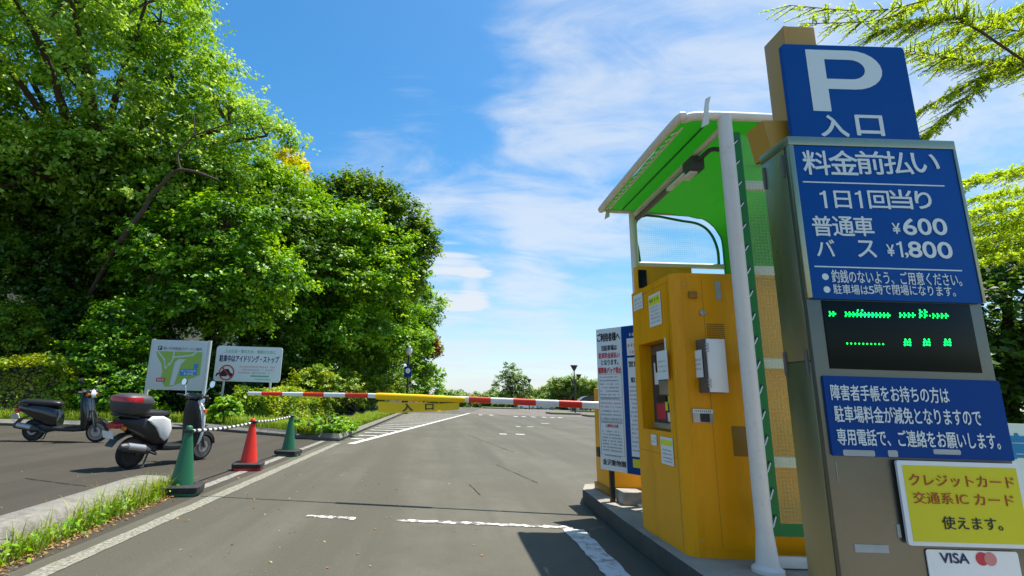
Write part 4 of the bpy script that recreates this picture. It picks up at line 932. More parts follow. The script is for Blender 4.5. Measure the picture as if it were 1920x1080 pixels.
# ------------------------------------------------------------------ sign boards on the left
def build_left_signs():
    Y = 15.5
    t = thing('map_board', 'grey map board with green site plan on two posts behind the scooters', 'map board', (-7.9, Y, .12))
    P = Plane((0, Y, 0), (1, 0, 0)); x0, z0 = P.px(276, 730); x1, z1 = P.px(392, 640); x0 += 0; 
    def Q(a, b): return x0 + (x1 - x0) * a, z0 + (z1 - z0) * b
    mb = MB(); mb.slab(P, x0, x1, z0, z1, 0, .04); pn = mb.build('panel', MT['signgrey'], t, bevel=.005)
    for x in (x0 - .03, x1 + .03):
        mb = MB(); mb.tube([(x, Y + .02, .1), (x, Y + .02, z1 + .02)], .055, 12); mb.build('post', MT['signgrey'], t)
    F = Plane((0, Y - .04, 0), (1, 0, 0)); w, h = x1 - x0, z1 - z0
    def area(name, m, pts, off, par=pn):
        q = MB(); q.poly([F.P(*Q(a, b), off) for a, b in pts]); return q.build(name, MT[m], par, smooth=0)
    area('map_area', 'mapgreen', [(.08, .74), (.12, .64), (.2, .52), (.24, .36), (.22, .2), (.33, .06), (.44, .07), (.62, .16), (.78, .24), (.92, .31), (.92, .77), (.08, .77)], .003)
    area('map_path', 'signgrey', [(.40, .09), (.48, .10), (.56, .52), (.64, .62), (.5, .62), (.44, .54)], .006)
    area('map_path', 'signgrey', [(.09, .77), (.12, .77), (.26, .61), (.285, .46), (.30, .45), (.335, .55), (.35, .52), (.385, .62), (.39, .77), (.415, .77), (.415, .67), (.74, .72), (.79, .77), (.82, .77), (.76, .69), (.415, .64), (.395, .57), (.355, .47), (.335, .50), (.30, .41), (.27, .43), (.245, .58)], .006)
    area('map_label', 'mapblue', [(.56, .29), (.86, .31), (.86, .43), (.56, .42)], .009)
    area('map_label', 'mapblue', [(.79, .44), (.87, .44), (.87, .53), (.79, .53)], .009)
    area('map_label', 'letterr', [(.15, .16), (.31, .16), (.31, .235), (.15, .235)], .009)
    def tx(q, s, a, b, c, d, bold, off=.012): x, y = Q(a, c); xx, yy_ = Q(b, d); q.text(s, F, x, xx, y, yy_, bold, off)
    q = MB(); tx(q, '車いす利用者', .58, .84, .365, .41, .01); tx(q, '駐車場', .63, .8, .305, .355, .01); tx(q, '現在地', .17, .29, .175, .22, .01); q.build('lettering', MT['letterw'], pn, smooth=0)
    q = MB(); tx(q, '車いす利用者スペースご案内', .2, .9, .8, .86, .01); q.build('lettering', MT['lettergrey'], pn, smooth=0)
    q = MB(); x, y = Q(.1, .795); xx, yy_ = Q(.175, .875); q.slab(F, x, xx, y, yy_, 0, .004); q.build('emblem', MT['letterk'], pn); q = MB(); q.text('P', F, x + .03, xx - .03, y + .02, yy_ - .02, .03, .007); q.build('lettering', MT['letterw'], pn, smooth=0)

    Y = 16.7; P = Plane((0, Y, 0), (1, 0, 0))
    t = thing('idling_stop_sign', 'white rounded sign with crossed-out car symbol standing above the hedge', 'sign', (-6.25, Y, .12))
    x0, z0 = P.px(400, 714); x1, z1 = P.px(531, 652); mb = MB(); mb.rslab(P, x0, x1, z0, z1, 0, .03, .09); pn = mb.build('panel', MT['signwhite'], t)
    for x in (x0 + .32, x1 - .32):
        mb = MB(); mb.tube([(x, Y + .04, .1), (x, Y + .04, z1 - .1)], .035, 10); mb.build('post', MT['signgrey'], t)
    F = Plane((0, Y - .03, 0), (1, 0, 0))
    q = MB(); tx(q, '駐車中はアイドリング・ストップ', .06, .955, .55, .74, .02, .004); q.build('lettering', MT['letternavy'], pn, smooth=0)
    q = MB(); tx(q, '人のため・街のため・地球のために', .13, .9, .80, .91, .008, .004); q.build('lettering', MT['letterg'], pn, smooth=0)
    q = MB(); h = z1 - z0
    for k, (a, b) in enumerate(((.38, .92), (.42, .9), (.36, .84))): xa, ya = Q(a, .40 - .085 * k); xb, _ = Q(b, 0); q.greek(F, xa, xb, ya, .055, 200 + k, .004, .95)
    q.build('small_print', MT['lettero'], pn, smooth=0)
    q = MB(); xa, ya = Q(.55, .145); xb, yb = Q(.83, .185); q.slab(F, xa, xb, ya, yb, 0, .003); xa, ya = Q(.62, .055); xb, _ = Q(.87, 0); q.greek(F, xa, xb, ya, .05, 210, .004, 1); q.build('small_print', MT['letterg'], pn, smooth=0)
    # car under a prohibition ring
    cx, cz = Q(.19, .25); q = MB()
    carp = [(-.3, -.1), (-.27, .0), (-.14, .03), (-.05, .13), (.1, .14), (.17, .03), (.26, -.02), (.27, -.1)]
    q.poly([F.P(cx + a - .05, cz + b - .03, .004) for a, b in carp]); q.build('car_symbol', MT['letterk'], pn, smooth=0)
    q = MB()
    for dx in (-.19, .12): q.add([F.P(cx + dx - .05 + .06 * math.cos(k * .5236), cz - .13 + .06 * math.sin(k * .5236), .007) for k in range(12)], [tuple(range(12))])
    q.build('wheel_symbol', MT['letterw'], pn, smooth=0)
    q = MB(); n = 32; R0, R1 = .21, .25
    q.add([F.P(cx + r_ * math.cos(2 * math.pi * k / n), cz - .01 + r_ * math.sin(2 * math.pi * k / n), .010) for r_ in (R0, R1) for k in range(n)], [(k, (k + 1) % n, n + (k + 1) % n, n + k) for k in range(n)])
    q.poly([F.P(cx + a, cz + b, .012) for a, b in ((-.17, .14), (-.14, .17), (.17, -.15), (.14, -.18))]); q.build('prohibition_ring', MT['letterr'], pn, smooth=0)
build_left_signs()

# ------------------------------------------------------------------ scooters
def scooter(name, label, boxed):
    t = thing(name, label, 'scooter', (0, 0, 0))
    WB, R = 1.19, .212
    bodym = MT['blackgl']
    for x, front in ((0, False), (WB, True)):
        w = thing('front_wheel' if front else 'rear_wheel', None, None, (x, 0, R)); w.parent = t; 
        if 'category' in w: del w['category']
        tr = [(R - .056, -.036), (R - .042, -.045), (R - .012, -.034), (R, -.012), (R, .012), (R - .012, .034), (R - .042, .045), (R - .056, .036), (R - .056, -.036)]
        mb = MB(); mb.lathe(tr, (x, 0, R), (0, 1, 0), 32); mb.build('tyre', MT['rubber'], w)
        mb = MB(); mb.lathe([(R - .062, -.04), (R - .054, -.04), (R - .054, .04), (R - .062, .04), (R - .088, .026), (R - .088, -.026), (R - .062, -.04)], (x, 0, R), (0, 1, 0), 28)
        mb.lathe([(.0, -.045), (.035, -.045), (.04, .0), (.035, .045), (0, .045)], (x, 0, R), (0, 1, 0), 16)
        for k in range(5 if front else 3):
            a = 2 * math.pi * k / (5 if front else 3) + .3; d = Vector((math.cos(a), 0, math.sin(a))); mb.tube([Vector((x, 0, R)) + d * .03, Vector((x, 0, R)) + d * (R - .07)], .024, 6)
        mb.build('rim', MT['alu'] if front else MT['darkgrey'], w)
        if front or not boxed:
            mb = MB(); mb.lathe([(.05, 0), (.09, 0), (.09, .004), (.05, .004), (.05, 0)], (x, -.052, R), (0, -1, 0), 20); mb.build('brake_disc', MT['alu'], w)
    # front fender, fork
    secs = []
    for k in range(9):
        a = rad(10 + 150 * k / 8); rr = R + .03; c = Vector((WB + math.cos(a) * rr, 0, R + math.sin(a) * rr)); u = Vector((math.cos(a), 0, math.sin(a))); wd = .065 * (0.75 + .25 * math.sin(math.pi * k / 8))
        secs.append([c + Vector((0, wd, 0)) - u * .06, c + Vector((0, wd * .9, 0)), c + u * .022, c - Vector((0, wd * .9, 0)), c - Vector((0, wd, 0)) - u * .06, c - Vector((0, wd * .8, 0)) - u * .01, c + u * .008, c + Vector((0, wd * .8, 0)) - u * .01])
    mb = MB(); mb.loft(secs); mb.build('front_fender', bodym, t, smooth=60)
    mb = MB()
    for s in (-1, 1): mb.tube([(WB, s * .075, R), (WB - .09, s * .07, .5), (WB - .13, s * .05, .62)], .017, 8)
    mb.build('fork', MT['darkgrey'], t)
    # leg shield: outer skin and dark inner panel
    def shield(off, sc, m, nm):
        secs = []
        for z, xx, wd, th in ((.27, .98, .15, .05), (.36, 1.0, .17, .055), (.5, .995, .185, .06), (.62, .975, .185, .06), (.75, .95, .165, .06), (.86, .93, .125, .06), (.93, .92, .09, .05)):
            secs.append([Vector((xx + off + p.x, p.y, z)) for p in ell((0, 0, 0), th * sc, wd * (1 if sc < 1.01 else 1.02), 18, 2.6, 'z')])
        mb = MB(); mb.loft(secs); return mb.build(nm, m, t, smooth=60)
    shield(0.02, .8, MT['white'] if boxed else bodym, 'leg_shield'); shield(-.03, .95, MT['black'], 'inner_panel')
    if boxed:
        for s in (-1, 1):
            mb = MB(); mb.tube(smoothpath([(.95, s * .10, .90), (.99, s * .155, .8), (1.0, s * .19, .62), (1.0, s * .19, .45), (.985, s * .165, .3)], 5), [.014] + [.02] * 19 + [.016], 8); mb.build('shield_edge', MT['white'], t)
    # floor, under body
    mb = MB(); mb.loft([ell((x, 0, z), w, h, 16, 4) for x, z, w, h in ((.38, .27, .15, .05), (.5, .255, .165, .045), (.8, .25, .165, .045), (.97, .27, .15, .05))]); mb.build('floorboard', MT['black'], t)
    mb = MB(); mb.loft([ell((x, 0, z), w, h, 18, 2.8) for x, z, w, h in ((.47, .42, .12, .13), (.42, .46, .14, .19), (.25, .5, .15, .21), (.05, .56, .15, .16), (-.12, .60, .13, .11), (-.24, .63, .10, .075), (-.3, .64, .07, .05))])
    mb.build('body', bodym if not boxed else MT['black'], t, smooth=60)
    if boxed:
        for s in (-1, 1):
            mb = MB(); prof = [(.44, .40), (.47, .52), (.42, .66), (.30, .71), (.12, .71), (.06, .66), (.2, .56), (.3, .42), (.38, .36)]
            mb.loft([[Vector((.28 + (x - .28) * k, s * y, .55 + (z - .55) * k)) for x, z in prof] for k, y in ((1, .13), (1, .155), (.85, .17))]); mb.build('side_cover', MT['white'], t, bevel=.006, smooth=50)
    # engine and muffler
    mb = MB(); mb.loft([ell((x, .04, z), w, h, 14, 3) for x, z, w, h in ((.42, .27, .08, .07), (.2, .26, .1, .1), (.0, .22, .09, .09), (-.1, .22, .06, .06))]); mb.tube([(.1, -.09, .26), (.0, -.06, .22)], .06, 10); mb.build('engine', MT['darkgrey'], t)
    mb = MB(); mb.tube([(.18, -.13, .24), (.12, -.15, .25), (.08, -.155, .26), (-.24, -.155, .315), (-.29, -.155, .325)], [.025, .045, .056, .058, .03], 14); mb.tube([(.32, -.05, .2), (.3, -.12, .18), (.18, -.13, .22)], .018, 8); mu = mb.build('muffler', MT['darkgrey'], t)
    mb = MB(); mb.tube([(.06, -.162, .275), (-.2, -.162, .32)], .056, 14); mb.build('heat_shield', MT['alu'], mu)
    # seat
    mb = MB(); mb.loft([ell((x, 0, z), w, h, 18, 2.6) for x, z, w, h in ((.47, .72, .06, .03), (.44, .725, .1, .05), (.3, .735, .125, .06), (.15, .74, .13, .06), (.0, .75, .135, .06), (-.15, .755, .13, .055), (-.25, .75, .1, .045), (-.28, .745, .06, .025))]); mb.build('seat', MT['seat'], t, smooth=70)
    # tail
    mb = MB(); mb.loft([ell((x, 0, z), w, h, 14, 3) for x, z, w, h in ((-.24, .60, .09, .04), (-.31, .59, .115, .045), (-.36, .585, .09, .035))]); tl = mb.build('tail_light', MT['redlens'], t, smooth=60)
    mb = MB()
    mb.loft([[Vector((x, y, z + dz)) for y, dz in ((-.075, 0), (.075, 0), (.075, .02), (-.075, .02))] for x, z in ((-.02, .47), (-.17, .45), (-.28, .39), (-.34, .31))]); mb.build('rear_fender', MT['black'], t)
    mb = MB(); mb.box((-.385, -.1, .42), (-.38, .1, .52), Matrix.Rotation(rad(-20), 3, 'Y')); mb.build('number_plate', MT['paper'], t)
    for s in (-1, 1):
        mb = MB(); mb.loft([ell((-.27, s * y, .56), .02, .025, 10, 2.4, 'y') for y in (.10, .15, .165)]); mb.build('indicator', MT['orange'], t)
    mb = MB(); mb.tube([(-.08, .14, .70), (-.30, .13, .725), (-.34, .0, .73), (-.30, -.13, .725), (-.08, -.14, .70)], .013, 8); mb.build('grab_rail', MT['black'], t)
    # stand
    mb = MB()
    for s in (-1, 1): mb.tube([(.22, s * .06, .2), (.12, s * .13, .03), (.06, s * .15, .02)], .013, 6)
    mb.build('stand', MT['darkgrey'], t)
    # handlebar cluster
    mb = MB(); mb.loft([ell((.93, y, z), rx, rz, 14, 2.6, 'y') for y, z, rx, rz in ((-.16, .99, .03, .03), (-.1, .985, .06, .05), (0, .98, .075, .06), (.1, .985, .06, .05), (.16, .99, .03, .03))]); hb = mb.build('handlebar_cowl', bodym, t, smooth=60)
    mb = MB(); mb.tube([(.93, -.12, .99), (.88, -.33, .995)], .014, 8); mb.tube([(.93, .12, .99), (.88, .33, .995)], .014, 8); mb.build('handlebar', MT['alu'], t)
    for s in (-1, 1):
        mb = MB(); mb.tube([(.905, s * .22, .993), (.875, s * .345, .996)], .019, 10); mb.build('grip', MT['rubber'], t)
        mb = MB(); mb.tube([(.945, s * .17, .99), (.955, s * .24, .985), (.93, s * .33, .985)], .008, 6); mb.box((.93, s * .2 - .03, .985), (.975, s * .2 + .03, 1.03)); mb.build('brake_lever', MT['chrome'], t)
        mb = MB(); mb.tube(smoothpath([(.92, s * .2, 1.0), (.93, s * .235, 1.1), (.95, s * .29, 1.17)], 4), .007, 6)
        mb.build('mirror_stem', MT['chrome'] if boxed else MT['black'], t)
        mb = MB(); mb.lathe([(0, -.018), (.05, -.012), (.062, .0), (.058, .006), (0, .008)], (.95, s * .31, 1.20), (-1, 0, .1), 20); mi = mb.build('mirror', MT['black'], t)
        mb = MB(); mb.lathe([(.052, 0), (.052, .002), (0, .002)], (.94, s * .31, 1.202), (-1, 0, .1), 20); mb.build('mirror_glass', MT['chrome'], mi)
        mb = MB(); mb.loft([ell((1.0, s * y, .78 if boxed else .93), .025, .03, 10, 2.4, 'y') for y in ((.15, .19, .205) if boxed else (.1, .14, .155))]); mb.build('indicator', MT['orange'], t)
    mb = MB(); mb.tube(smoothpath([(.94, -.2, .99), (1.04, -.16, .95), (1.06, -.08, .78), (1.08, -.06, .55)], 5), .006, 6); mb.tube(smoothpath([(.94, .2, .99), (1.03, .17, .94), (1.02, .1, .82)], 5), .006, 6); mb.build('cables', MT['black'], t)
    c = (1.0, 0, .94) if not boxed else (1.02, 0, .9)
    mb = MB(); mb.lathe([(0, -.04), (.07, -.03), (.085, .02), (.088, .03), (.08, .034)], c, (1, 0, .08), 24); hl = mb.build('headlight', MT['chrome'], t)
    mb = MB(); mb.lathe([(.08, .034), (.06, .05), (0, .058)], c, (1, 0, .08), 24); mb.build('lens', MT['lampglass'], hl)
    if boxed:
        cx = -.12
        def sec(z, sx, sy, e=4): return [Vector((cx + p.x, p.y, z)) for p in ell((0, 0, 0), sx, sy, 28, e, 'z')]
        mb = MB(); mb.loft([sec(.745, .17, .17), sec(.76, .195, .195), (sec(.86, .222, .225)), sec(.895, .228, .23)]); bx = mb.build('top_box', MT['darkgrey'], t, smooth=50)
        mb = MB(); mb.loft([sec(.897, .228, .23), sec(.94, .226, .228), sec(.985, .205, .205, 3.4), sec(1.01, .15, .15, 3), sec(1.018, .06, .06, 2.5)]); mb.build('lid', MT['darkgrey'], bx, smooth=60)
        mb = MB(); band = []
        for sc_, z in ((1.012, .912), (1.01, .945), (.965, .975)):
            band.append([Vector((cx + (q.x) * sc_, q.y * sc_, z)) for q in ell((0, 0, 0), .226, .228, 56, 4, 'z')])
        n = 56; idx = list(range(14, 43)); vs = []
        for b_ in band: vs += [b_[i] for i in idx]
        m_ = len(idx); mb.add(vs, [(j * m_ + i, j * m_ + i + 1, (j + 1) * m_ + i + 1, (j + 1) * m_ + i) for j in range(2) for i in range(m_ - 1)]); mb.build('reflector', MT['redlens'], bx, smooth=60)
    return t
def build_scooters():
    a = scooter('scooter', 'black and white scooter with a grey top box parked behind the nearest cone', True)
    r, f = Vector((-4.29, 7.43, 0)), Vector((-3.83, 8.5, 0)); a.location = r; a.rotation_euler = (rad(3), 0, math.atan2(f.y - r.y, f.x - r.x))
    b = scooter('scooter', 'all-black scooter with round chrome headlight parked by the hedge at far left', False)
    r, f = Vector((-8.12, 10.62, 0)), Vector((-6.85, 10.72, 0)); b.location = r; b.rotation_euler = (rad(4), 0, math.atan2(f.y - r.y, f.x - r.x)); b.scale = (1.02, 1.02, 1.02)
    for o in (a, b): o['group'] = 'scooters parked left of the lane'
build_scooters()

# ------------------------------------------------------------------ lamps and cars in the distance
def build_lamps():
    def post(name, label, x, y, z, h, kind):
        t = thing(name, label, 'street lamp', (x, y, z), 'lamp posts round the car park'); mb = MB()
        mb.tube([(x, y, z), (x, y, z + h - .3)], [.075, .05], 10); mb.build('pole', MT['lampmetal'], t)
        if kind == 'globe':
            mb = MB(); mb.lathe([(.06, -.08), (.16, .0), (.2, .12), (.2, .28), (.14, .4), (0, .44)], (x, y, z + h - .35), n=16); mb.build('globe', MT['lampglass'], t)
            mb = MB(); mb.lathe([(.0, .36), (.22, .36), (.1, .5), (0, .52)], (x, y, z + h - .35), n=16); mb.build('cap', MT['lampmetal'], t)
        else:
            mb = MB(); mb.lathe([(.05, 0), (.1, .05), (.34, .5), (.36, .55), (0, .57)], (x, y, z + h - .55), n=16); mb.build('lamp_head', MT['lampmetal'], t)
        return t
    Y = 30.5; x = atY(765, 700, Y).x; h = atY(765, 655, Y).z
    t = post('street_lamp', 'black lamp post with glass globe and round sign against the trees', x, Y, .1, h, 'globe')
    z = atY(763, 697, Y).z; mb = MB(); mb.box((x - .22, Y - .16, z - .3), (x + .22, Y - .12, z + .3)); sp = mb.build('sign_plate', MT['blue2'], t); mb = MB(); mb.lathe([(0, 0), (.15, 0), (.15, .01), (0, .01)], (x, Y - .165, z + .05), (0, -1, 0), 20); mb.build('disc', MT['white'], sp)
    Y = 66; x = atY(804, 700, Y).x; post('street_lamp', 'small distant globe lamp at the end of the forest edge', x, Y, .1, atY(804, 697, Y).z, 'globe')
    for u, vt, Y, l in ((1078, 685, 50, 'tallest cone-headed lamp post standing on the near grass island'), (1086.5, 702, 66, 'shorter cone-headed lamp post just right of the tallest one'), (992.5, 711, 76, 'slim cone-headed lamp post left of the distant parked cars')):
        x = atY(u, 755, Y).x; post('street_lamp', l, x, Y, gz(Y), atY(u, vt, Y).z - gz(Y), 'cone')
def car(paint):
    t = thing('parked_car', '', 'car'); w = .84
    prof = [(-2.1, .35), (-2.15, .75), (-2.05, 1.05), (-1.75, 1.62), (-1.5, 1.72), (.2, 1.74), (.55, 1.65), (1.15, 1.12), (1.9, .98), (2.1, .8), (2.15, .4), (2.0, .28), (-2.0, .28)]
    mb = MB(); mb.loft([[(x * (1 if k < 1 else .97), s * y, .28 + (z - .28) * (1 if k < 1 else .98)) for x, z in prof] for s, y, k in ((-1, w - .04, 1), (-1, w, 0), (1, w, 0), (1, w - .04, 1))]); mb.build('body', paint, t, bevel=.03)
    mb = MB()
    for s in (-1, 1):
        y = s * (w + .006); mb.add([(-1.62, y, 1.15), (1.0, y, 1.15), (.45, y, 1.6), (-1.45, y, 1.6)], [(0, 1, 2, 3) if s < 0 else (3, 2, 1, 0)])
    mb.add([(1.16, -.7, 1.16), (1.16, .7, 1.16), (.6, .66, 1.64), (.6, -.66, 1.64)], [(0, 1, 2, 3)]); mb.add([(-2.09, -.7, 1.1), (-1.79, -.66, 1.6), (-1.79, .66, 1.6), (-2.09, .7, 1.1)], [(0, 1, 2, 3)])
    mb.build('windows', MT['glass'], t, smooth=0)
    for x in (-1.3, 1.35):
        for s in (-1, 1):
            mb = MB(); mb.lathe([(0, -.1), (.2, -.1), (.31, -.08), (.31, .08), (.2, .1), (0, .1)], (x, s * (w - .06), .31), (0, 1, 0), 20); wh = mb.build('wheel', MT['rubber'], t)
            mb = MB(); mb.lathe([(0, .0), (.19, .0), (.19, .012), (0, .02)], (x, s * (w + .045), .31), (0, s, 0), 16); mb.build('hubcap', MT['alu'], wh)
    for s in (-1, 1):
        mb = MB(); mb.box((2.05, s * .6 - .16, .72), (2.14, s * .6 + .16, .86)); mb.build('headlight', MT['lampglass'], t, bevel=.02)
        mb = MB(); mb.box((-2.16, s * .68 - .09, .8), (-2.08, s * .68 + .09, 1.05)); mb.build('tail_lamp', MT['redlens'], t, bevel=.02)
    return t
def build_cars():
    g = 'cars parked across the far lot'
    a = car(MT['carwhite']); c = copy_tree(a); b = car(MT['carsilver']); d = car(MT['carnavy']); e = copy_tree(d)
    for o, u, v, rz, l in ((a, 905, 759.5, 10, 'white car parked alone at the far left of the lot'), (c, 988, 766.5, 176, 'white car seen under the arm beside the silver one'), (b, 1023, 767.5, 184, 'silver car parked right of a white one beneath the barrier arm'), (d, 1103, 772, 178, 'dark navy car parked at far right next to the notice board'), (e, 1058, 767, 182, 'dark car half hidden behind the grass strip below the arm')):
        p = gpd(u, v + .5); o.location = (p.x, p.y, gz(p.y) + .012); o.rotation_euler.z = rad(rz); tag(o, l, 'car', g)
build_lamps(); build_cars()

# ------------------------------------------------------------------ vegetation
def crown_mesh(name, lobes, ncl, nl, rc, leaf, seed, flat=.45, tb=.5, tv=.25, droop=.0, up=.6):
    rng = np.random.default_rng(seed); L = np.array(lobes, float); wts = L[:, 3] * L[:, 4] + L[:, 3] * L[:, 5]; wts /= wts.sum()
    C = []; Nn = []
    while len(C) < ncl:
        k = rng.choice(len(L), p=wts); d = rng.normal(size=3); d /= np.linalg.norm(d)
        if d[2] < -.75: continue
        f = rng.uniform(.55, 1.08) ** .6
        f = 1 - (1 - f) * 1.0 if rng.random() < .85 else rng.uniform(.3, .8)
        p = L[k, :3] + d * L[k, 3:] * f
        q = (p - L[:, :3]) / L[:, 3:]; q = np.sum(q * q, 1); q[k] = 9
        if (q < .42).any(): continue
        C.append(p); Nn.append(d)
    C = np.array(C); Nn = np.array(Nn); n = ncl * nl
    ct = tb + rng.normal(size=ncl) * tv; rcs = rc * rng.uniform(.6, 1.3, ncl)
    idx = np.repeat(np.arange(ncl), nl)
    # each clump is a fan of leafy twigs pointing outwards and a little down
    tw = 4; fan = unit(np.repeat(Nn, tw, 0) * np.array([1, 1, .55]) * .8 + rng.normal(size=(ncl * tw, 3)) * np.array([.75, .75, .32]) + np.array([0, 0, .12 if flat < .8 else .55]))
    k = idx * tw + rng.integers(0, tw, n); t = rng.uniform(-.25, 1, n); R = rcs[idx]
    D = fan[k]; spread = (R * .2 * (1.15 - .5 * np.clip(t, 0, 1)))[:, None]
    off = D * (t * R * 1.25)[:, None] + rng.normal(size=(n, 3)) * spread * np.array([1, 1, max(.5, min(1, flat))]); off[:, 2] -= .22 * R * np.clip(t, 0, 1) ** 2
    pos = C[idx] + off
    nm = Nn[idx] * .3 + D * .2 + np.array([0, 0, up + .15]) + rng.normal(size=(n, 3)) * .42
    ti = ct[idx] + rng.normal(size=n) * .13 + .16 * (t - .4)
    return leaf_mesh(name, pos, nm, leaf * rng.uniform(.65, 1.35, n), ti, rng), C
def branch_mesh(lobes, base, fork, r0, seed, clusters, frac=.3, extra=()):
    r = random.Random(seed); mb = MB(); base = Vector(base); fork = Vector(fork)
    mid = base.lerp(fork, .5) + Vector((r.uniform(-.2, .2), r.uniform(-.2, .2), 0))
    mb.tube(smoothpath([base - Vector((0, 0, .3)), mid, fork], 5), [r0 * 1.25] + [r0 * (1 - .04 * i) for i in range(10)], 10)
    for lb in lobes:
        c = Vector(lb[:3]); m = fork.lerp(c, .5) + Vector((r.uniform(-.5, .5), r.uniform(-.5, .5), r.uniform(-.1, .5))) * (.3 * lb[3])
        a = fork.lerp(base, r.uniform(0, .3)); mb.tube(smoothpath([a, m, c], 5), [r0 * (.6 - .045 * i) for i in range(11)], 7)
    L = [Vector(l[:3]) for l in lobes]
    for p in clusters:
        if r.random() > frac: continue
        p = Vector(p); c = min(L, key=lambda q: (q - p).length); m = c.lerp(p, .5) + Vector((r.uniform(-.3, .3), r.uniform(-.3, .3), r.uniform(0, .3)))
        mb.tube([c, m, p], [r0 * .16, r0 * .11, r0 * .05], 5, False)
    for pts, ra, rb in extra:
        sp = smoothpath(pts, 6); mb.tube(sp, [ra + (rb - ra) * i / (len(sp) - 1) for i in range(len(sp))], 8)
    return mb
def tree(name, label, cat, base, fork, lobes, r0, m, ncl, nl, rc, leaf, seed, group=None, extra=(), also=None, **k):
    t = thing(name, label, cat, base, group)
    me, C = crown_mesh('crown', [tuple(l) for l in lobes], ncl, nl, rc, leaf, seed, **k)
    branch_mesh(lobes, base, fork, r0, seed, C[:400], .35, extra).build('trunk', MT['bark'], t, smooth=60)
    me.transform(Matrix.Translation(-Vector(base))); link_mesh('crown', me, MT[m], t)
    if also:
        for nm, mm, lb, nc, nl2, rc2, lf in also:
            me, _ = crown_mesh(nm, lb, nc, nl2, rc2, lf, seed + 77, **k); me.transform(Matrix.Translation(-Vector(base))); link_mesh(nm, me, MT[mm], t)
    return t
def shrub(name, label, cat, lobes, m, ncl, nl, rc, leaf, seed, group=None, **k):
    b = Vector((sum(l[0] for l in lobes) / len(lobes), sum(l[1] for l in lobes) / len(lobes), min(l[2] - l[5] for l in lobes)))
    t = thing(name, label, cat, b, group); me, C = crown_mesh('foliage', lobes, ncl, nl, rc, leaf, seed, **k); me.transform(Matrix.Translation(-b)); link_mesh('foliage', me, MT[m], t)
    mb = MB(); r = random.Random(seed)
    for p in C[::max(1, len(C) // 40)]: p = Vector(p); mb.tube([b + Vector((r.uniform(-.2, .2), r.uniform(-.2, .2), -.1)), b.lerp(p, .6) + Vector((0, 0, .1)), p], [.03, .02, .008], 5, False)
    mb.build('stems', MT['bark'], t); return t
def rl(seed, c, R, n, rl_, sq=.75, zmin=None):
    """a main lobe with n smaller ones round it"""
    r = random.Random(seed); out = [(c[0], c[1], c[2], R * .8, R * .8, R * .8 * sq)]
    for i in range(n):
        a = 2 * math.pi * i / n + r.uniform(-.4, .4); e = r.uniform(-.35, .8); q = R * r.uniform(.65, .95); s = rl_ * r.uniform(.7, 1.2)
        out.append((c[0] + math.cos(a) * q * math.cos(e), c[1] + math.sin(a) * q * math.cos(e), c[2] + math.sin(e) * R * sq, s, s, s * .7))
    return out

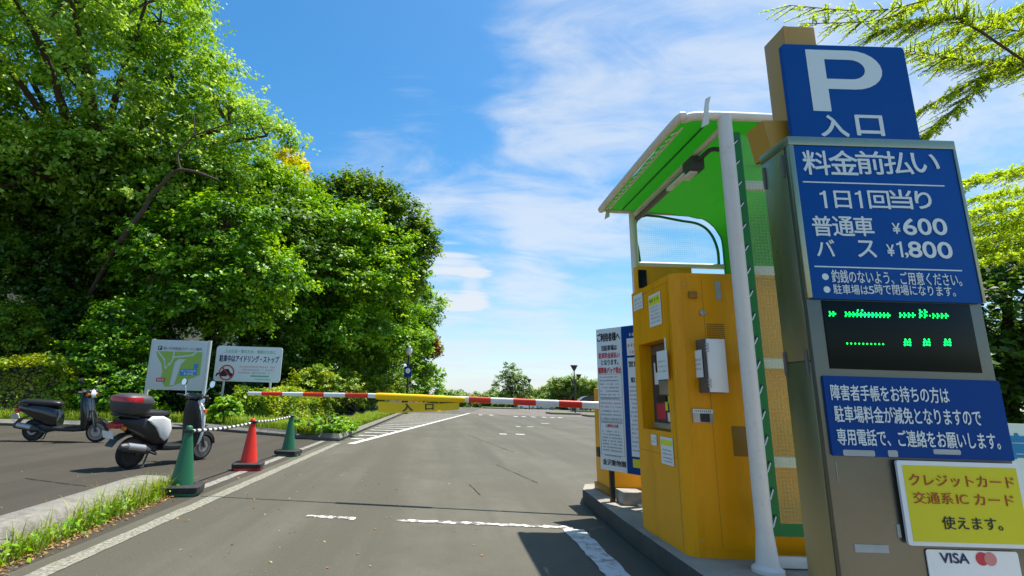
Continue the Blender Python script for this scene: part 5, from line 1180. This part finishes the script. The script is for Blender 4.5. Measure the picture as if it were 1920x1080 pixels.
def hz(x, y):   # forest floor height, as in the hill mesh
    d = min(max(0, -x - 6.5 - max(0, (y - 50) * 0.02)), max(0, y - 16.5)); return 0.13 + 0.42 * max(0, d - 0.6) * (1 if d < 22 else 22 / d)
def build_forest():
    g = 'trees of the hillside wood'
    P = atY
    # 1 tall pale-green tree filling the top left corner
    kT = 1.2; c = P(120, 130, 16.5 * 1.06); lob = rl(1, c, 4.2 * kT, 9, 2.1 * kT)
    for u, v, Y, s in ((330, 150, 16.5, 1.7), (430, 240, 16.3, 1.4), (500, 255, 16.5, .8), (300, 40, 17, 1.8), (200, 300, 15.5, 1.8), (60, 330, 15.2, 1.8), (390, 320, 16, 1.3), (280, 390, 15.6, 1.2), (10, 60, 16, 2.2), (160, -60, 17, 2.3), (0, 250, 15.5, 1.8)):
        p = P(u, v, Y * kT); s *= kT; lob.append((p.x, p.y, p.z, s * 1.1, s * 1.1, s * .7))
    limb = [P(228, 450, 15.9 * 1.06), P(246, 424, 15.8 * 1.06), P(270, 392, 15.7 * 1.06), P(284, 366, 15.6 * 1.06), P(306, 344, 15.5 * 1.06), P(330, 320, 15.4 * 1.06), P(365, 322, 15.2 * 1.06), P(410, 338, 15.0 * 1.06)]
    limb2 = [P(338, 318, 15.4 * 1.06), P(334, 285, 15.4 * 1.06), P(362, 255, 15.4 * 1.06), P(364, 215, 15.4 * 1.06)]; limb3 = [P(362, 255, 15.4 * 1.06), P(420, 235, 15.3 * 1.06), P(470, 225, 15.2 * 1.06)]
    limb0 = [P(120, 640, 20.6), P(165, 560, 19.8), P(205, 488, 18.4), P(228, 450, 15.9 * 1.06)]
    tree('broadleaf_tree', 'tallest pale green broadleaf tree with a curving bare limb at top left', 'tree', (-15.6, 20.9, hz(-15.6, 20.9)), (-15, 20.5, 9.8), lob, .34, 'leafA', 1500, 66, .74, .17, 11, g,
         extra=((limb0, .13, .10), (limb, .10, .035), (limb2, .045, .018), (limb3, .03, .01)), tb=.55, tv=.22, up=.45)
    # 2 mid-green tree under it
    lob = []
    for u, v, Y, s in ((330, 470, 17.5, 1.6), (420, 430, 17.8, 1.7), (480, 520, 18, 1.6), (380, 560, 17.5, 1.6), (440, 590, 19, 1.2), (300, 500, 16.9, .9)):
        p = P(u, v, Y * 1.04); s *= 1.02; lob.append((p.x, p.y, p.z, s * 1.1, s * .9, s * .7))
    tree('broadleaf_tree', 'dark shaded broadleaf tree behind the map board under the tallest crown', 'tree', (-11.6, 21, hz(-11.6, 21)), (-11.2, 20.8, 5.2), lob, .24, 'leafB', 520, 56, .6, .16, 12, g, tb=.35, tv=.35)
    # 3 bright green layered tree in the middle
    lob = []; kY = 1.22
    for u, v, Y, s in ((560, 420, 21, 1.5), (640, 430, 21.5, 1.6), (690, 520, 22, 1.5), (600, 520, 21, 1.8), (530, 500, 20.5, 1.4), (670, 610, 22.5, 1.5), (600, 620, 21.5, 1.6), (520, 600, 20.5, 1.4), (470, 380, 20, 1.5), (520, 360, 20.5, 1.3), (440, 330, 20, 1.3), (720, 470, 23, 1.2), (560, 690, 21, 1.1), (480, 680, 20, 1.0)):
        p = P(u, v, Y * kY); s *= kY; lob.append((p.x, p.y, p.z, s * 1.15, s * 1.0, s * .6))
    tree('broadleaf_tree', 'bright green broadleaf tree with layered boughs in the middle of the wood', 'tree', (-8.5, 27.4, hz(-8.5, 27.4)), (-8.2, 27.2, 5.6), lob, .3, 'leafB', 1000, 62, .8, .19, 13, g, tb=.5, tv=.3)
    # 4 yellow-flowering crown peeping out behind
    p = P(534, 326, 27); lob = [(p.x, p.y, p.z, 1.35, 1.2, 1.3), (p.x - 1.3, p.y, p.z - 1.5, 1.6, 1.5, 1.4), (p.x + .4, p.y, p.z - 2.2, 1.4, 1.4, 1.3)]
    tree('flowering_tree', 'tree with golden yellow flowering top showing between the green crowns', 'tree', (p.x - .6, 29.5, hz(p.x - .6, 29.5)), (p.x - .4, 29.3, 8), lob[1:], .22, 'leafC', 180, 50, .6, .17, 14, g, also=(('blossom', 'leafY', lob[:1], 90, 60, .42, .17),))
    # 5 dark evergreen with upright tufts
    lob = []
    for u, v, Y, s in ((610, 400, 30, 2.0), (670, 390, 30, 2.2), (730, 420, 30, 2.0), (760, 470, 30, 1.6), (700, 480, 30, 2.2), (740, 530, 30, 1.6), (660, 450, 30, 2.2), (640, 370, 30.5, 1.3), (720, 380, 30, 1.3), (778, 440, 30, 1.0)):
        p = P(u, v, Y); lob.append((p.x, p.y, p.z, s * 1.02, s * 1.02, s * .85))
    tree('evergreen_tree', 'dark tufted evergreen tree with the rounded top against the sky', 'tree', (-6.4, 31.2, hz(-6.4, 31.2)), (-5.2, 30.6, 7), lob, .3, 'leafC', 900, 60, .66, .2, 15, g, flat=1.1, tb=.5, tv=.3, up=.9)
    # 6 trees at the road end of the wood
    lob = []
    for u, v, Y, s in ((770, 530, 42, 1.5), (795, 580, 42, 1.5), (760, 610, 41, 2.0), (790, 650, 42, 1.6), (750, 680, 40, 1.6), (805, 700, 43, 1.1), (770, 560, 42, 1.6)):
        p = P(u, v, Y); lob.append((p.x, p.y, p.z, s, s, s * .95))
    ru = [(P(803, 640, 42).x, 41.4, P(803, 640, 42).z, .7, .7, 1.2), (P(812, 665, 42).x, 41.4, P(812, 665, 42).z, .5, .5, .6)]
    tree('broadleaf_tree', 'slim green tree with a russet patch at the road end of the wood', 'tree', (-2.9, 42.5, .1), (-2.6, 42.4, 4), lob, .2, 'leafB', 420, 50, .6, .22, 16, g, also=(('russet_leaves', 'leafO', ru, 40, 50, .45, .22),), tb=.45, flat=.8)
    lob = []
    for u, v, Y, s in ((700, 600, 33, 2.0), (730, 640, 34, 1.8), (690, 680, 32, 1.6), (650, 650, 31, 1.8), (720, 570, 33, 1.6), (760, 640, 36, 1.6), (745, 590, 35, 1.6)):
        p = P(u, v, Y); lob.append((p.x, p.y, p.z, s, s, s * .85))
    tree('broadleaf_tree', 'mid green tree with hanging boughs behind the black globe lamp post', 'tree', (-4.9, 33.5, .13), (-4.7, 33.3, 3.6), lob, .22, 'leafB', 460, 55, .65, .2, 17, g, tb=.4, flat=.8)
    p = P(815, 720, 55); tree('small_tree', 'small bushy tree where the wood meets the far hedge', 'tree', (p.x - 1, 55, .1), (p.x - 1, 55, 1.6), [(p.x - .6, 55, 2.0, 1.4, 1.4, 1.6), (p.x - 1.6, 55, 3.2, 1.5, 1.5, 1.5), (p.x - 2.6, 54, 2.4, 1.6, 1.6, 1.6)], .14, 'leafB', 150, 50, .6, .24, 18, g)
    # rows of dark trees filling the slope behind: one built, the rest copies of it
    base = (0, 0, 0); t0 = tree('woodland_tree', '', 'tree', base, (0, 0, 4), rl(31, (0, 0, 6.5), 3.4, 8, 2.0, .95), .3, 'leafD', 520, 50, .8, .24, 31, 'trees filling the slope behind', tb=.55, tv=.3)
    spots = [(-18.5, 23.5, 1.0), (-13.5, 22.5, 1.05), (-9.6, 24.5, .95), (-19, 25, 1.15), (-13, 28, 1.1), (-9.5, 30, 1.0), (-8.8, 36, 1.0), (-7.4, 42, .95), (-24, 22, 1.1), (-9.8, 22.4, .62), (-13.0, 22.0, .66), (-16.3, 21.4, .7), (-8.6, 30, .7), (-5.8, 37.5, .75), (-24, 24, 1.2), (-17, 31, 1.2), (-6.2, 48, .9)]
    labs = ['shaded woodland tree behind the far black scooter', 'tall woodland tree hidden behind the pale green crown', 'woodland tree rising behind the bright layered tree', 'woodland tree high on the slope at far left', 'woodland tree on the upper slope behind the flowering one', 'woodland tree behind the tufted evergreen', 'woodland tree on the slope left of the lamp post', 'woodland tree behind the russet-patched tree', 'woodland tree at the left edge of the picture', 'low dark tree behind the idling sign', 'low dark tree behind the map board', 'low dark tree above the left hedge', 'low dark tree under the bright layered boughs', 'low dark tree behind the globe lamp post', 'woodland tree furthest up the left slope', 'woodland tree at the top of the slope', 'woodland tree at the far end of the wood']
    for i, ((x, y, s), l) in enumerate(zip(spots, labs)):
        o = t0 if i == 0 else copy_tree(t0); o.location = (x, y, hz(x, y) - .1); o.scale = (s, s, s); o.rotation_euler.z = i * 2.1; o['label'] = l
    # bushes along the foot of the wood
    gb = 'bushes along the foot of the wood'
    def B(specs): return [(P(u, v, Y).x, P(u, v, Y).y, P(u, v, Y).z, sx, sy, sz) for u, v, Y, sx, sy, sz in specs]
    shrub('feathery_bush', 'yellow-green feathery bush at the left edge behind the hedge', 'bush', B([(15, 615, 17.2, .8, .7, .8), (60, 640, 17.2, .5, .5, .45), (-20, 640, 17.2, .9, .7, .8)]), 'leafH', 260, 60, .35, .10, 41, gb, tb=.45, flat=.35)
    shrub('creeper_bush', 'glossy creeper-covered bush left of the map board', 'bush', B([(220, 600, 16.6, .8, .6, .7), (200, 660, 16.4, 1.0, .7, .8), (240, 690, 16.2, .8, .6, .8), (170, 700, 16.4, .9, .7, .7), (255, 640, 16.6, .6, .6, .6), (215, 740, 16.1, 1.2, .6, .6), (250, 770, 15.9, .9, .5, .5)]), 'leafB', 330, 55, .35, .12, 42, gb, tb=.35)
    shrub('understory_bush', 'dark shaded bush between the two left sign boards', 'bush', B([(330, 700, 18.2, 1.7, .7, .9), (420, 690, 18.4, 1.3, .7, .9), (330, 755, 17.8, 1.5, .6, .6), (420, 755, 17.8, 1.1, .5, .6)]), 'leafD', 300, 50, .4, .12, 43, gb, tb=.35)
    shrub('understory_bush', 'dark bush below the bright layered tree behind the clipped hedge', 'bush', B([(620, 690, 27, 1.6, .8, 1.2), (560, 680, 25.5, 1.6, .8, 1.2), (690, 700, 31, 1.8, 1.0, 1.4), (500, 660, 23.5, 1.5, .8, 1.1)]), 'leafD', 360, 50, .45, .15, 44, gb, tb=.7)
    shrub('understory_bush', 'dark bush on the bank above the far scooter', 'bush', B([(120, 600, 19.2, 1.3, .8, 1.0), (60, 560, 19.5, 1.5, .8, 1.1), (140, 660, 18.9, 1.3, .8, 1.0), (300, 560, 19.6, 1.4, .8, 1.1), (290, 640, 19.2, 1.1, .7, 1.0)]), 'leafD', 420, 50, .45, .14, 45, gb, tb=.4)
    shrub('yellow_bush', 'bright yellow-green bush beside the path below the lamp post', 'bush', B([(640, 730, 25, 1.1, .9, .9), (690, 735, 29, 1.2, .9, .9), (720, 730, 33, 1.2, .9, 1.0), (590, 725, 22.5, .9, .8, .8)]), 'leafH', 330, 55, .4, .12, 46, gb, tb=.5)
    # hedges
    def hedge(name, label, x0, x1, y0, y1, z0, z1, n, leaf, seed, m='leafH', tb=.6):
        rng = np.random.default_rng(seed); t = thing(name, label, 'hedge', ((x0 + x1) / 2, (y0 + y1) / 2, z0)); Pp = rng.uniform(size=(n, 3)); face = rng.integers(0, 5, n)
        p = np.stack([x0 + (x1 - x0) * Pp[:, 0], y0 + (y1 - y0) * Pp[:, 1], z0 + (z1 - z0) * Pp[:, 2]], 1); nm = rng.normal(size=(n, 3)) * .5; d = rng.uniform(0, .14, n)
        f = face <= 1; p[f, 2] = z1 - d[f]; nm[f] += (0, 0, 1); f = face == 2; p[f, 0] = x1 - d[f]; nm[f] += (.7, 0, .6); f = (face == 3); p[f, 1] = y0 + d[f]; nm[f] += (.15, -.5, .8); f = face == 4; p[f, 0] = x0 + d[f]; nm[f] += (-.8, 0, .4)
        wob = .13 * np.sin(p[:, 0] * 2.3 + p[:, 1] * 1.1) + .1 * np.sin(p[:, 1] * 2.9 + p[:, 0]) + .06 * np.sin(p[:, 2] * 5 + p[:, 1] * 4) + rng.normal(size=n) * .05
        fz = (p[:, 2] - z0) / (z1 - z0); f = face == 3; p[f, 1] += .55 * fz[f] ** 1.5; f = face == 2; p[f, 0] -= .45 * fz[f] ** 1.5; f = face <= 1; p[f, 2] -= .35 * np.clip(1 - (p[f, 1] - y0) / .6, 0, 1) ** 2 + .3 * np.clip(1 - (x1 - p[f, 0]) / .6, 0, 1) ** 2; p[:, 2] += wob * fz * .6; p[:, 0] += wob * .8; p[:, 1] -= wob * .6
        ti = tb + .22 * np.sin(p[:, 0] * 3.1 + p[:, 1] * 2.2) + rng.normal(size=n) * .16
        me = leaf_mesh('foliage', p - np.array(t.location), nm, leaf * rng.uniform(.6, 1.4, n), ti, rng); link_mesh('foliage', me, MT[m], t)
        mb = MB(); mb.box((x0 + .45, y0 + .5, z0), (x1 - .6, y1 - .2, z1 - .5)); mb.build('inner_twigs', MT['bark'], t); return t
    hedge('clipped_hedge', 'clipped yellow-green hedge behind the far green cone and barrier arm', -6.4, -4.9, 15.9, 24, .13, 1.18, 20000, .10, 51)
    hedge('clipped_hedge', 'clipped hedge running on along the footpath towards the lamp post', -7.0, -5.2, 24.6, 44, .13, 1.7, 22000, .13, 52)
    hedge('clipped_hedge', 'rounded bright hedge behind the black scooter at far left', -19, -10.9, 15.4, 16.6, .13, 1.95, 26000, .10, 53, tb=.75)
build_forest()

def build_right_trees():
    # feathery fresh-green conifer boughs reaching in from the right
    P = atY; rng = np.random.default_rng(71); r = random.Random(71)
    t = thing('feathery_conifer', 'fresh yellow-green feathery conifer whose boughs overhang from the right', 'tree', (12.6, 7.6, 0))
    mb = MB(); mb.tube(smoothpath([(12.6, 7.6, -.2), (12.55, 7.6, 3), (12.6, 7.55, 7.5), (12.6, 7.6, 10)], 5), [.3] + [.26 - .013 * i for i in range(15)], 10)
    main = [[(2000, -40, 4.6), (1860, -45, 4.4), (1720, 5, 4.2), (1620, 20, 4.1), (1480, 10, 4.0)], [(2060, -60, 4.7), (1900, -50, 4.5), (1760, -15, 4.3), (1660, 35, 4.2), (1500, 45, 4.1)],
            [(2120, 20, 5.2), (1960, 60, 5.0), (1840, 50, 4.9), (1740, 75, 4.8)], [(2120, 60, 5.3), (1960, 100, 5.1), (1850, 115, 5.0), (1700, 100, 4.9)], [(2120, 40, 5.6), (1980, 30, 5.4), (1880, 35, 5.3), (1800, 30, 5.2)],
            [(2120, 120, 4.9), (1960, 110, 4.8), (1860, 118, 4.7), (1700, 95, 4.6)], [(2120, 80, 5.0), (1930, 95, 4.9), (1850, 150, 4.8), (1780, 215, 4.8), (1730, 258, 4.8)], [(1930, 100, 4.9), (1830, 150, 4.85), (1720, 210, 4.8)],
            [(2120, -20, 5.5), (1980, -10, 5.4), (1900, 20, 5.2), (1830, 60, 5.1), (1760, 130, 5.0)], [(2150, 0, 5.8), (2000, 10, 5.7), (1920, 60, 5.6), (1840, 90, 5.5), (1760, 100, 5.4)], [(1840, 60, 4.3), (1780, 30, 4.25), (1720, 40, 4.2), (1640, 60, 4.2)], [(2150, 140, 6.0), (2000, 150, 5.9), (1920, 130, 5.8), (1850, 140, 5.7)],
            [(2150, 330, 6.6), (2000, 318, 6.5), (1900, 320, 6.4), (1810, 340, 6.3)], [(2150, 360, 7.0), (2000, 370, 6.9), (1900, 380, 6.8), (1815, 400, 6.7)], [(2150, 420, 7.2), (2000, 430, 7.1), (1900, 440, 7.0), (1815, 455, 6.9)], [(2150, 460, 7.6), (2000, 470, 7.5), (1900, 480, 7.4), (1830, 490, 7.3)], [(2150, 380, 7.8), (2000, 395, 7.7), (1910, 400, 7.6), (1840, 410, 7.5)], [(2150, 340, 8.2), (1990, 350, 8.1), (1900, 360, 8.0), (1830, 370, 7.9)], [(2150, 440, 8.2), (1990, 410, 8.1), (1900, 420, 8.0), (1820, 430, 7.9)], [(2150, 500, 8.2), (1990, 460, 8.1), (1900, 465, 8.0), (1835, 470, 7.9)]]
    LC, LN, LA, LS, LT = [], [], [], [], []
    for bi, br in enumerate(main):
        pts = smoothpath([P(*q) for q in br], 8); root = Vector((12.6, 7.6, min(9, pts[0].z * .9)))
        k = len(pts); mb.tube([root, root.lerp(pts[0], .5) + Vector((0, 0, .15))] + pts, [.03, .02] + [.012 - .009 * i / k for i in range(k)], 6)
        dens = 1 if bi < 12 else 1.0
        for i in range(3, k):
            for rep in range(6 if bi > 1 else 3):
                p = pts[i].lerp(pts[i - 1], r.random()); d = (pts[i] - pts[i - 1]).normalized(); s = r.choice((-1, 1)); side = d.cross(Vector((0, 0, 1))).normalized() * s
                ln = r.uniform(.18, .46) * (1.25 if bi > 11 else 1) * (1.1 - .5 * i / k); dr = (d * .75 + side * r.uniform(.3, .9) + Vector((0, 0, r.uniform(-.55, .3)))).normalized(); e = p + dr * ln + Vector((0, 0, -.06 * ln))
                mb.tube([p, e], [.0045, .002], 4, False)
                n = int(ln / (.009 if bi < 12 else .011))
                for q in range(n):
                    f = q / n; c = p.lerp(e, f); ax = dr.cross(Vector((r.gauss(0, 1), r.gauss(0, 1), r.gauss(0, 1)))).normalized() * .8 + dr * .5; L_ = (.030 if bi < 12 else .05) * (1.1 - .5 * abs(f - .4)) * r.uniform(.6, 1.2)
                    LC.append(c + ax * L_ * .5); LA.append(ax); LN.append((r.gauss(0, .6), r.gauss(0, .6), .8)); LS.append(L_); LT.append(.5 + r.gauss(0, .2))
    mb.build('trunk', MT['bark'], t, smooth=60)
    me = leaf_mesh('needles', np.array([tuple(c) for c in LC]) - np.array(t.location), np.array(LN), np.array(LS), np.array(LT), rng, .42, np.array([tuple(a) for a in LA])); link_mesh('needles', me, MT['leafN'], t)
    # dark shaded wood behind the pillar
    lob = rl(81, (14.8, 13.2, 3.0), 3.2, 9, 1.9, .8) + [(11.2, 11.8, 1.6, 1.8, 1.5, 1.5), (12.5, 12, 3.4, 2.0, 1.6, 1.5), (14, 11.5, 1.5, 2.0, 1.5, 1.5), (16.5, 12, 2, 2.2, 1.5, 1.6), (12.4, 11.6, 2.5, 1.6, 1.4, 1.4)]
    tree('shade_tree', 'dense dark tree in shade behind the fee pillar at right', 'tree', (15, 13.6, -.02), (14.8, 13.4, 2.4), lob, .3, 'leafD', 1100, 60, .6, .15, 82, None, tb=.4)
build_right_trees()

def build_far_trees():
    g = 'trees along the far edge of the car park'
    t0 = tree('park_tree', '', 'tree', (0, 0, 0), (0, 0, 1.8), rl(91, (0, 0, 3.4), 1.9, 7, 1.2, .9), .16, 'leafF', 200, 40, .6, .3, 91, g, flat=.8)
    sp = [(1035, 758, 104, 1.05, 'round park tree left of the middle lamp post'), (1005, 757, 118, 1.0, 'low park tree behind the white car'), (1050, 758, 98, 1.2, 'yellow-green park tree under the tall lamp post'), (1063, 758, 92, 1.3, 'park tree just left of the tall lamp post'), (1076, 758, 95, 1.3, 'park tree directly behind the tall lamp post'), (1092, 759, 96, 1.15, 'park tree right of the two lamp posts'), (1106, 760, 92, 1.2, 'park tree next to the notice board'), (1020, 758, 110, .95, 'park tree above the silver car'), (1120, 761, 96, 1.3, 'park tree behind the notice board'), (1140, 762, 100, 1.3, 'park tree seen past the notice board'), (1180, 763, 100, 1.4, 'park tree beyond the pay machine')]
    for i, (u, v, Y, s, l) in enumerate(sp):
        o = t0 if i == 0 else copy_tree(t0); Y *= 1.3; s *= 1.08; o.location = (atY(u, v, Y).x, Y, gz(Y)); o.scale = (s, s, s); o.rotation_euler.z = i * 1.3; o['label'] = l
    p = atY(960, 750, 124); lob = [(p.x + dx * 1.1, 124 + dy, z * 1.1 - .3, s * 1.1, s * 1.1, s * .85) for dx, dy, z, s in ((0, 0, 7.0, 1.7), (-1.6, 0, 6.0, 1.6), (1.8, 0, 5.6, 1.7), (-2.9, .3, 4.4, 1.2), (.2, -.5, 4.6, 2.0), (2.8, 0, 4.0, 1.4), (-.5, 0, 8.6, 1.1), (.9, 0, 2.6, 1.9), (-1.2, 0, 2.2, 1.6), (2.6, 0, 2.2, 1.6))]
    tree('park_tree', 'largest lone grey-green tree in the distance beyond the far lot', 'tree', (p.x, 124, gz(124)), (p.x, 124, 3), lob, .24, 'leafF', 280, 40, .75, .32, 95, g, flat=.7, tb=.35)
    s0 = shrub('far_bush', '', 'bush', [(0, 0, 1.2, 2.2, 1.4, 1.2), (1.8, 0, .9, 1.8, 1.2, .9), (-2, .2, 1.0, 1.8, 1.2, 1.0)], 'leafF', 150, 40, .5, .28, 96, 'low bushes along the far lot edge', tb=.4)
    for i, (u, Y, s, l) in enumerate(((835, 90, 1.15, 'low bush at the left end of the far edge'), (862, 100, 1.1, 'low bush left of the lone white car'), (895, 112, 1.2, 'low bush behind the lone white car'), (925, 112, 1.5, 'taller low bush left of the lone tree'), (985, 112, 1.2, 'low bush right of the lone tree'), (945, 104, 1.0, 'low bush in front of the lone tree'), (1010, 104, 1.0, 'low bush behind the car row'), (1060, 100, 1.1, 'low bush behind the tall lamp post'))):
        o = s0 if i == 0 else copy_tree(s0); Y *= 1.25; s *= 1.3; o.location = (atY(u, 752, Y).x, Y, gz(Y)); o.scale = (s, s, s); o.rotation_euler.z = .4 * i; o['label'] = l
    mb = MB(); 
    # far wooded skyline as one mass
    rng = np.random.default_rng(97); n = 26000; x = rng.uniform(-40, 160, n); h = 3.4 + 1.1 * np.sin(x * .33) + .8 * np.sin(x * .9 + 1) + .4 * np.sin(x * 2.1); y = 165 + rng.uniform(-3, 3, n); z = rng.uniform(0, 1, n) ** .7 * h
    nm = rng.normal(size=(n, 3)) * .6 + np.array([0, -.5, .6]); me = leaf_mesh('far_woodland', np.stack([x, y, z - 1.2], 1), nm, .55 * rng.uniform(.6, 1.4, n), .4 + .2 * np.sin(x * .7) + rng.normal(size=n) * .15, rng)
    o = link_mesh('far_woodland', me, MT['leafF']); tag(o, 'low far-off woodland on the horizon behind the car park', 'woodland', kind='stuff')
build_far_trees()

# ------------------------------------------------------------------ grass and weeds
def blades(pos, h, w, lean, tint, rng, name):
    n = len(pos); a = rng.uniform(0, 2 * math.pi, n); d = np.stack([np.cos(a), np.sin(a), np.zeros(n)], 1); s = np.stack([-np.sin(a), np.cos(a), np.zeros(n)], 1)
    h = h.reshape(-1, 1); ln = lean.reshape(-1, 1); up = np.array([0, 0, 1.0])
    V = np.empty((n, 2, 4, 3)); mid = pos + up * h * .55 + d * h * ln * .3; tip = pos + up * h * (1 - .3 * ln) + d * h * ln; w = w.reshape(-1, 1)
    V[:, 0, 0] = pos - s * w; V[:, 0, 1] = pos + s * w; V[:, 0, 2] = mid + s * w * .8; V[:, 0, 3] = mid - s * w * .8
    V[:, 1, 0] = mid - s * w * .8; V[:, 1, 1] = mid + s * w * .8; V[:, 1, 2] = tip + s * w * .12; V[:, 1, 3] = tip - s * w * .12
    return np_mesh(name, V.reshape(-1, 3), 4, np.repeat(tint, 2))
def build_grass():
    rng = np.random.default_rng(5)
    def tuft_field(n, fx, fy, z, h0, h1, clump, seed):
        rg = np.random.default_rng(seed); c = rg.uniform(size=(clump, 2)); k = rg.integers(0, clump, n); sc = rg.uniform(.3, 1.3, clump)
        t = c[k]; return t, k, sc, rg
    # weeds along the near kerb
    n = 1800; rg = np.random.default_rng(9); cl = np.sort(rg.uniform(2.6, 5.95, 46)); k = rg.integers(0, 46, n); sc = rg.uniform(.25, 1.0, 46) ** 1.5
    y = cl[k] + rg.normal(size=n) * .07; x = -2.86 + .075 * (5.9 - y) + rg.normal(size=n) * .035; pos = np.stack([x, y, np.zeros(n)], 1)
    me = blades(pos, (.04 + .27 * sc[k] ** 1.4) * rg.uniform(.3, 1.2, n), np.full(n, .0042), rg.uniform(.1, .9, n), .35 + .5 * rg.uniform(size=n) ** 2 + .2 * (rg.uniform(size=46)[k] - .5), rg, 'grass'); o = link_mesh('grass', me, MT['grass']); tag(o, 'weedy grass tufts sprouting along the foot of the near kerb', 'grass', kind='stuff')
    # leafy weeds and dry litter at the same place
    n = 600; y = rg.choice([3.0, 3.5, 4.0, 4.25, 4.6, 5.5, 5.8], n) + rg.normal(size=n) * .16; x = -2.85 + .075 * (5.9 - y) + rg.normal(size=n) * .05; p = np.stack([x, y, rg.uniform(0, .13, n)], 1)
    me = leaf_mesh('weeds', p, rg.normal(size=(n, 3)) * .5 + (0, -.2, .8), .04 * rg.uniform(.5, 1.5, n), .5 + rg.normal(size=n) * .25, rg, .6); o = link_mesh('weeds', me, MT['leafB']); tag(o, 'small leafy weeds among the grass at the near kerb', 'weeds', kind='stuff')
    n = 1400; y = rg.uniform(2, 6, n); x = -2.79 + .075 * (5.9 - y) + rg.normal(size=n) * .05; p = np.stack([x, y, rg.uniform(.004, .02, n)], 1)
    me = leaf_mesh('leaf_litter', p, rg.normal(size=(n, 3)) * .3 + (0, 0, 1), .028 * rg.uniform(.4, 1.5, n), rg.uniform(size=n), rg, .5)
    o = link_mesh('leaf_litter', me, MT['drygrass']); tag(o, 'dry brown leaf litter strewn below the near kerb', 'leaf litter', kind='stuff')
    # grass of the bed strip along the road
    n = 26000; y = 12.9 + rg.uniform(size=n) ** 1.6 * 26; x = -2.5 - rg.uniform(size=n) * .95; cl = np.sin(y * 3.1) * np.sin(x * 5 + y) * .5 + .5
    me = blades(np.stack([x, y, np.full(n, .12)], 1), (.08 + .2 * cl) * rg.uniform(.5, 1.3, n), np.full(n, .007) + y * .0003, rg.uniform(.1, .8, n), .4 + .3 * rg.normal(size=n) * .6 + .1 * cl, rg, 'grass'); o = link_mesh('grass', me, MT['grass']); tag(o, 'tall yellow-green grass on the raised bed beside the road', 'grass', kind='stuff')
    n = 9000; f = rg.uniform(size=n); x = -2.6 - f * 10.5; y = np.where(x > -6.7, 12.95 + (-2.45 - x) * .565, 15.25 - (-6.7 - x) * .12) + rg.uniform(size=n) * .75
    me = blades(np.stack([x, y, np.full(n, .11)], 1), rg.uniform(.08, .42, n), np.full(n, .008), rg.uniform(.1, .9, n), .3 + .35 * rg.uniform(size=n), rg, 'grass'); o = link_mesh('grass', me, MT['grass']); tag(o, 'weeds along the kerb of the bed behind the scooters', 'grass', kind='stuff')
    # leafy clump at the bed corner
    p = gp(628, 815); shrub('weed_clump', 'leafy weed clump spilling over the bed corner by the hatched marking', 'weeds', [(-2.75, 13.1, .3, .45, .35, .28), (-3.2, 13.4, .32, .4, .35, .25), (-2.55, 13.9, .28, .3, .4, .2)], 'leafB', 70, 40, .14, .075, 61, tb=.5)
    shrub('weed_clump', 'upright leafy weed growing behind the near scooter below the idling sign', 'weeds', [(-6.3, 15.5, .5, .35, .25, .4)], 'leafB', 50, 30, .16, .13, 62, tb=.6)
    # pebbles and grit
    n = 700; x = rg.uniform(-5.5, 1.3, n); y = rg.uniform(2.6, 9, n); p = np.stack([x, y, np.full(n, .006)], 1)
    me = leaf_mesh('road_grit', p, rg.normal(size=(n, 3)) * .3 + (0, 0, 1), .014 * rg.uniform(.3, 1.5, n) ** 2, rg.uniform(size=n), rg, .8); o = link_mesh('road_grit', me, MT['drygrass']); tag(o, 'specks of grit and dry leaf bits on the asphalt', 'grit', kind='stuff')
build_grass()
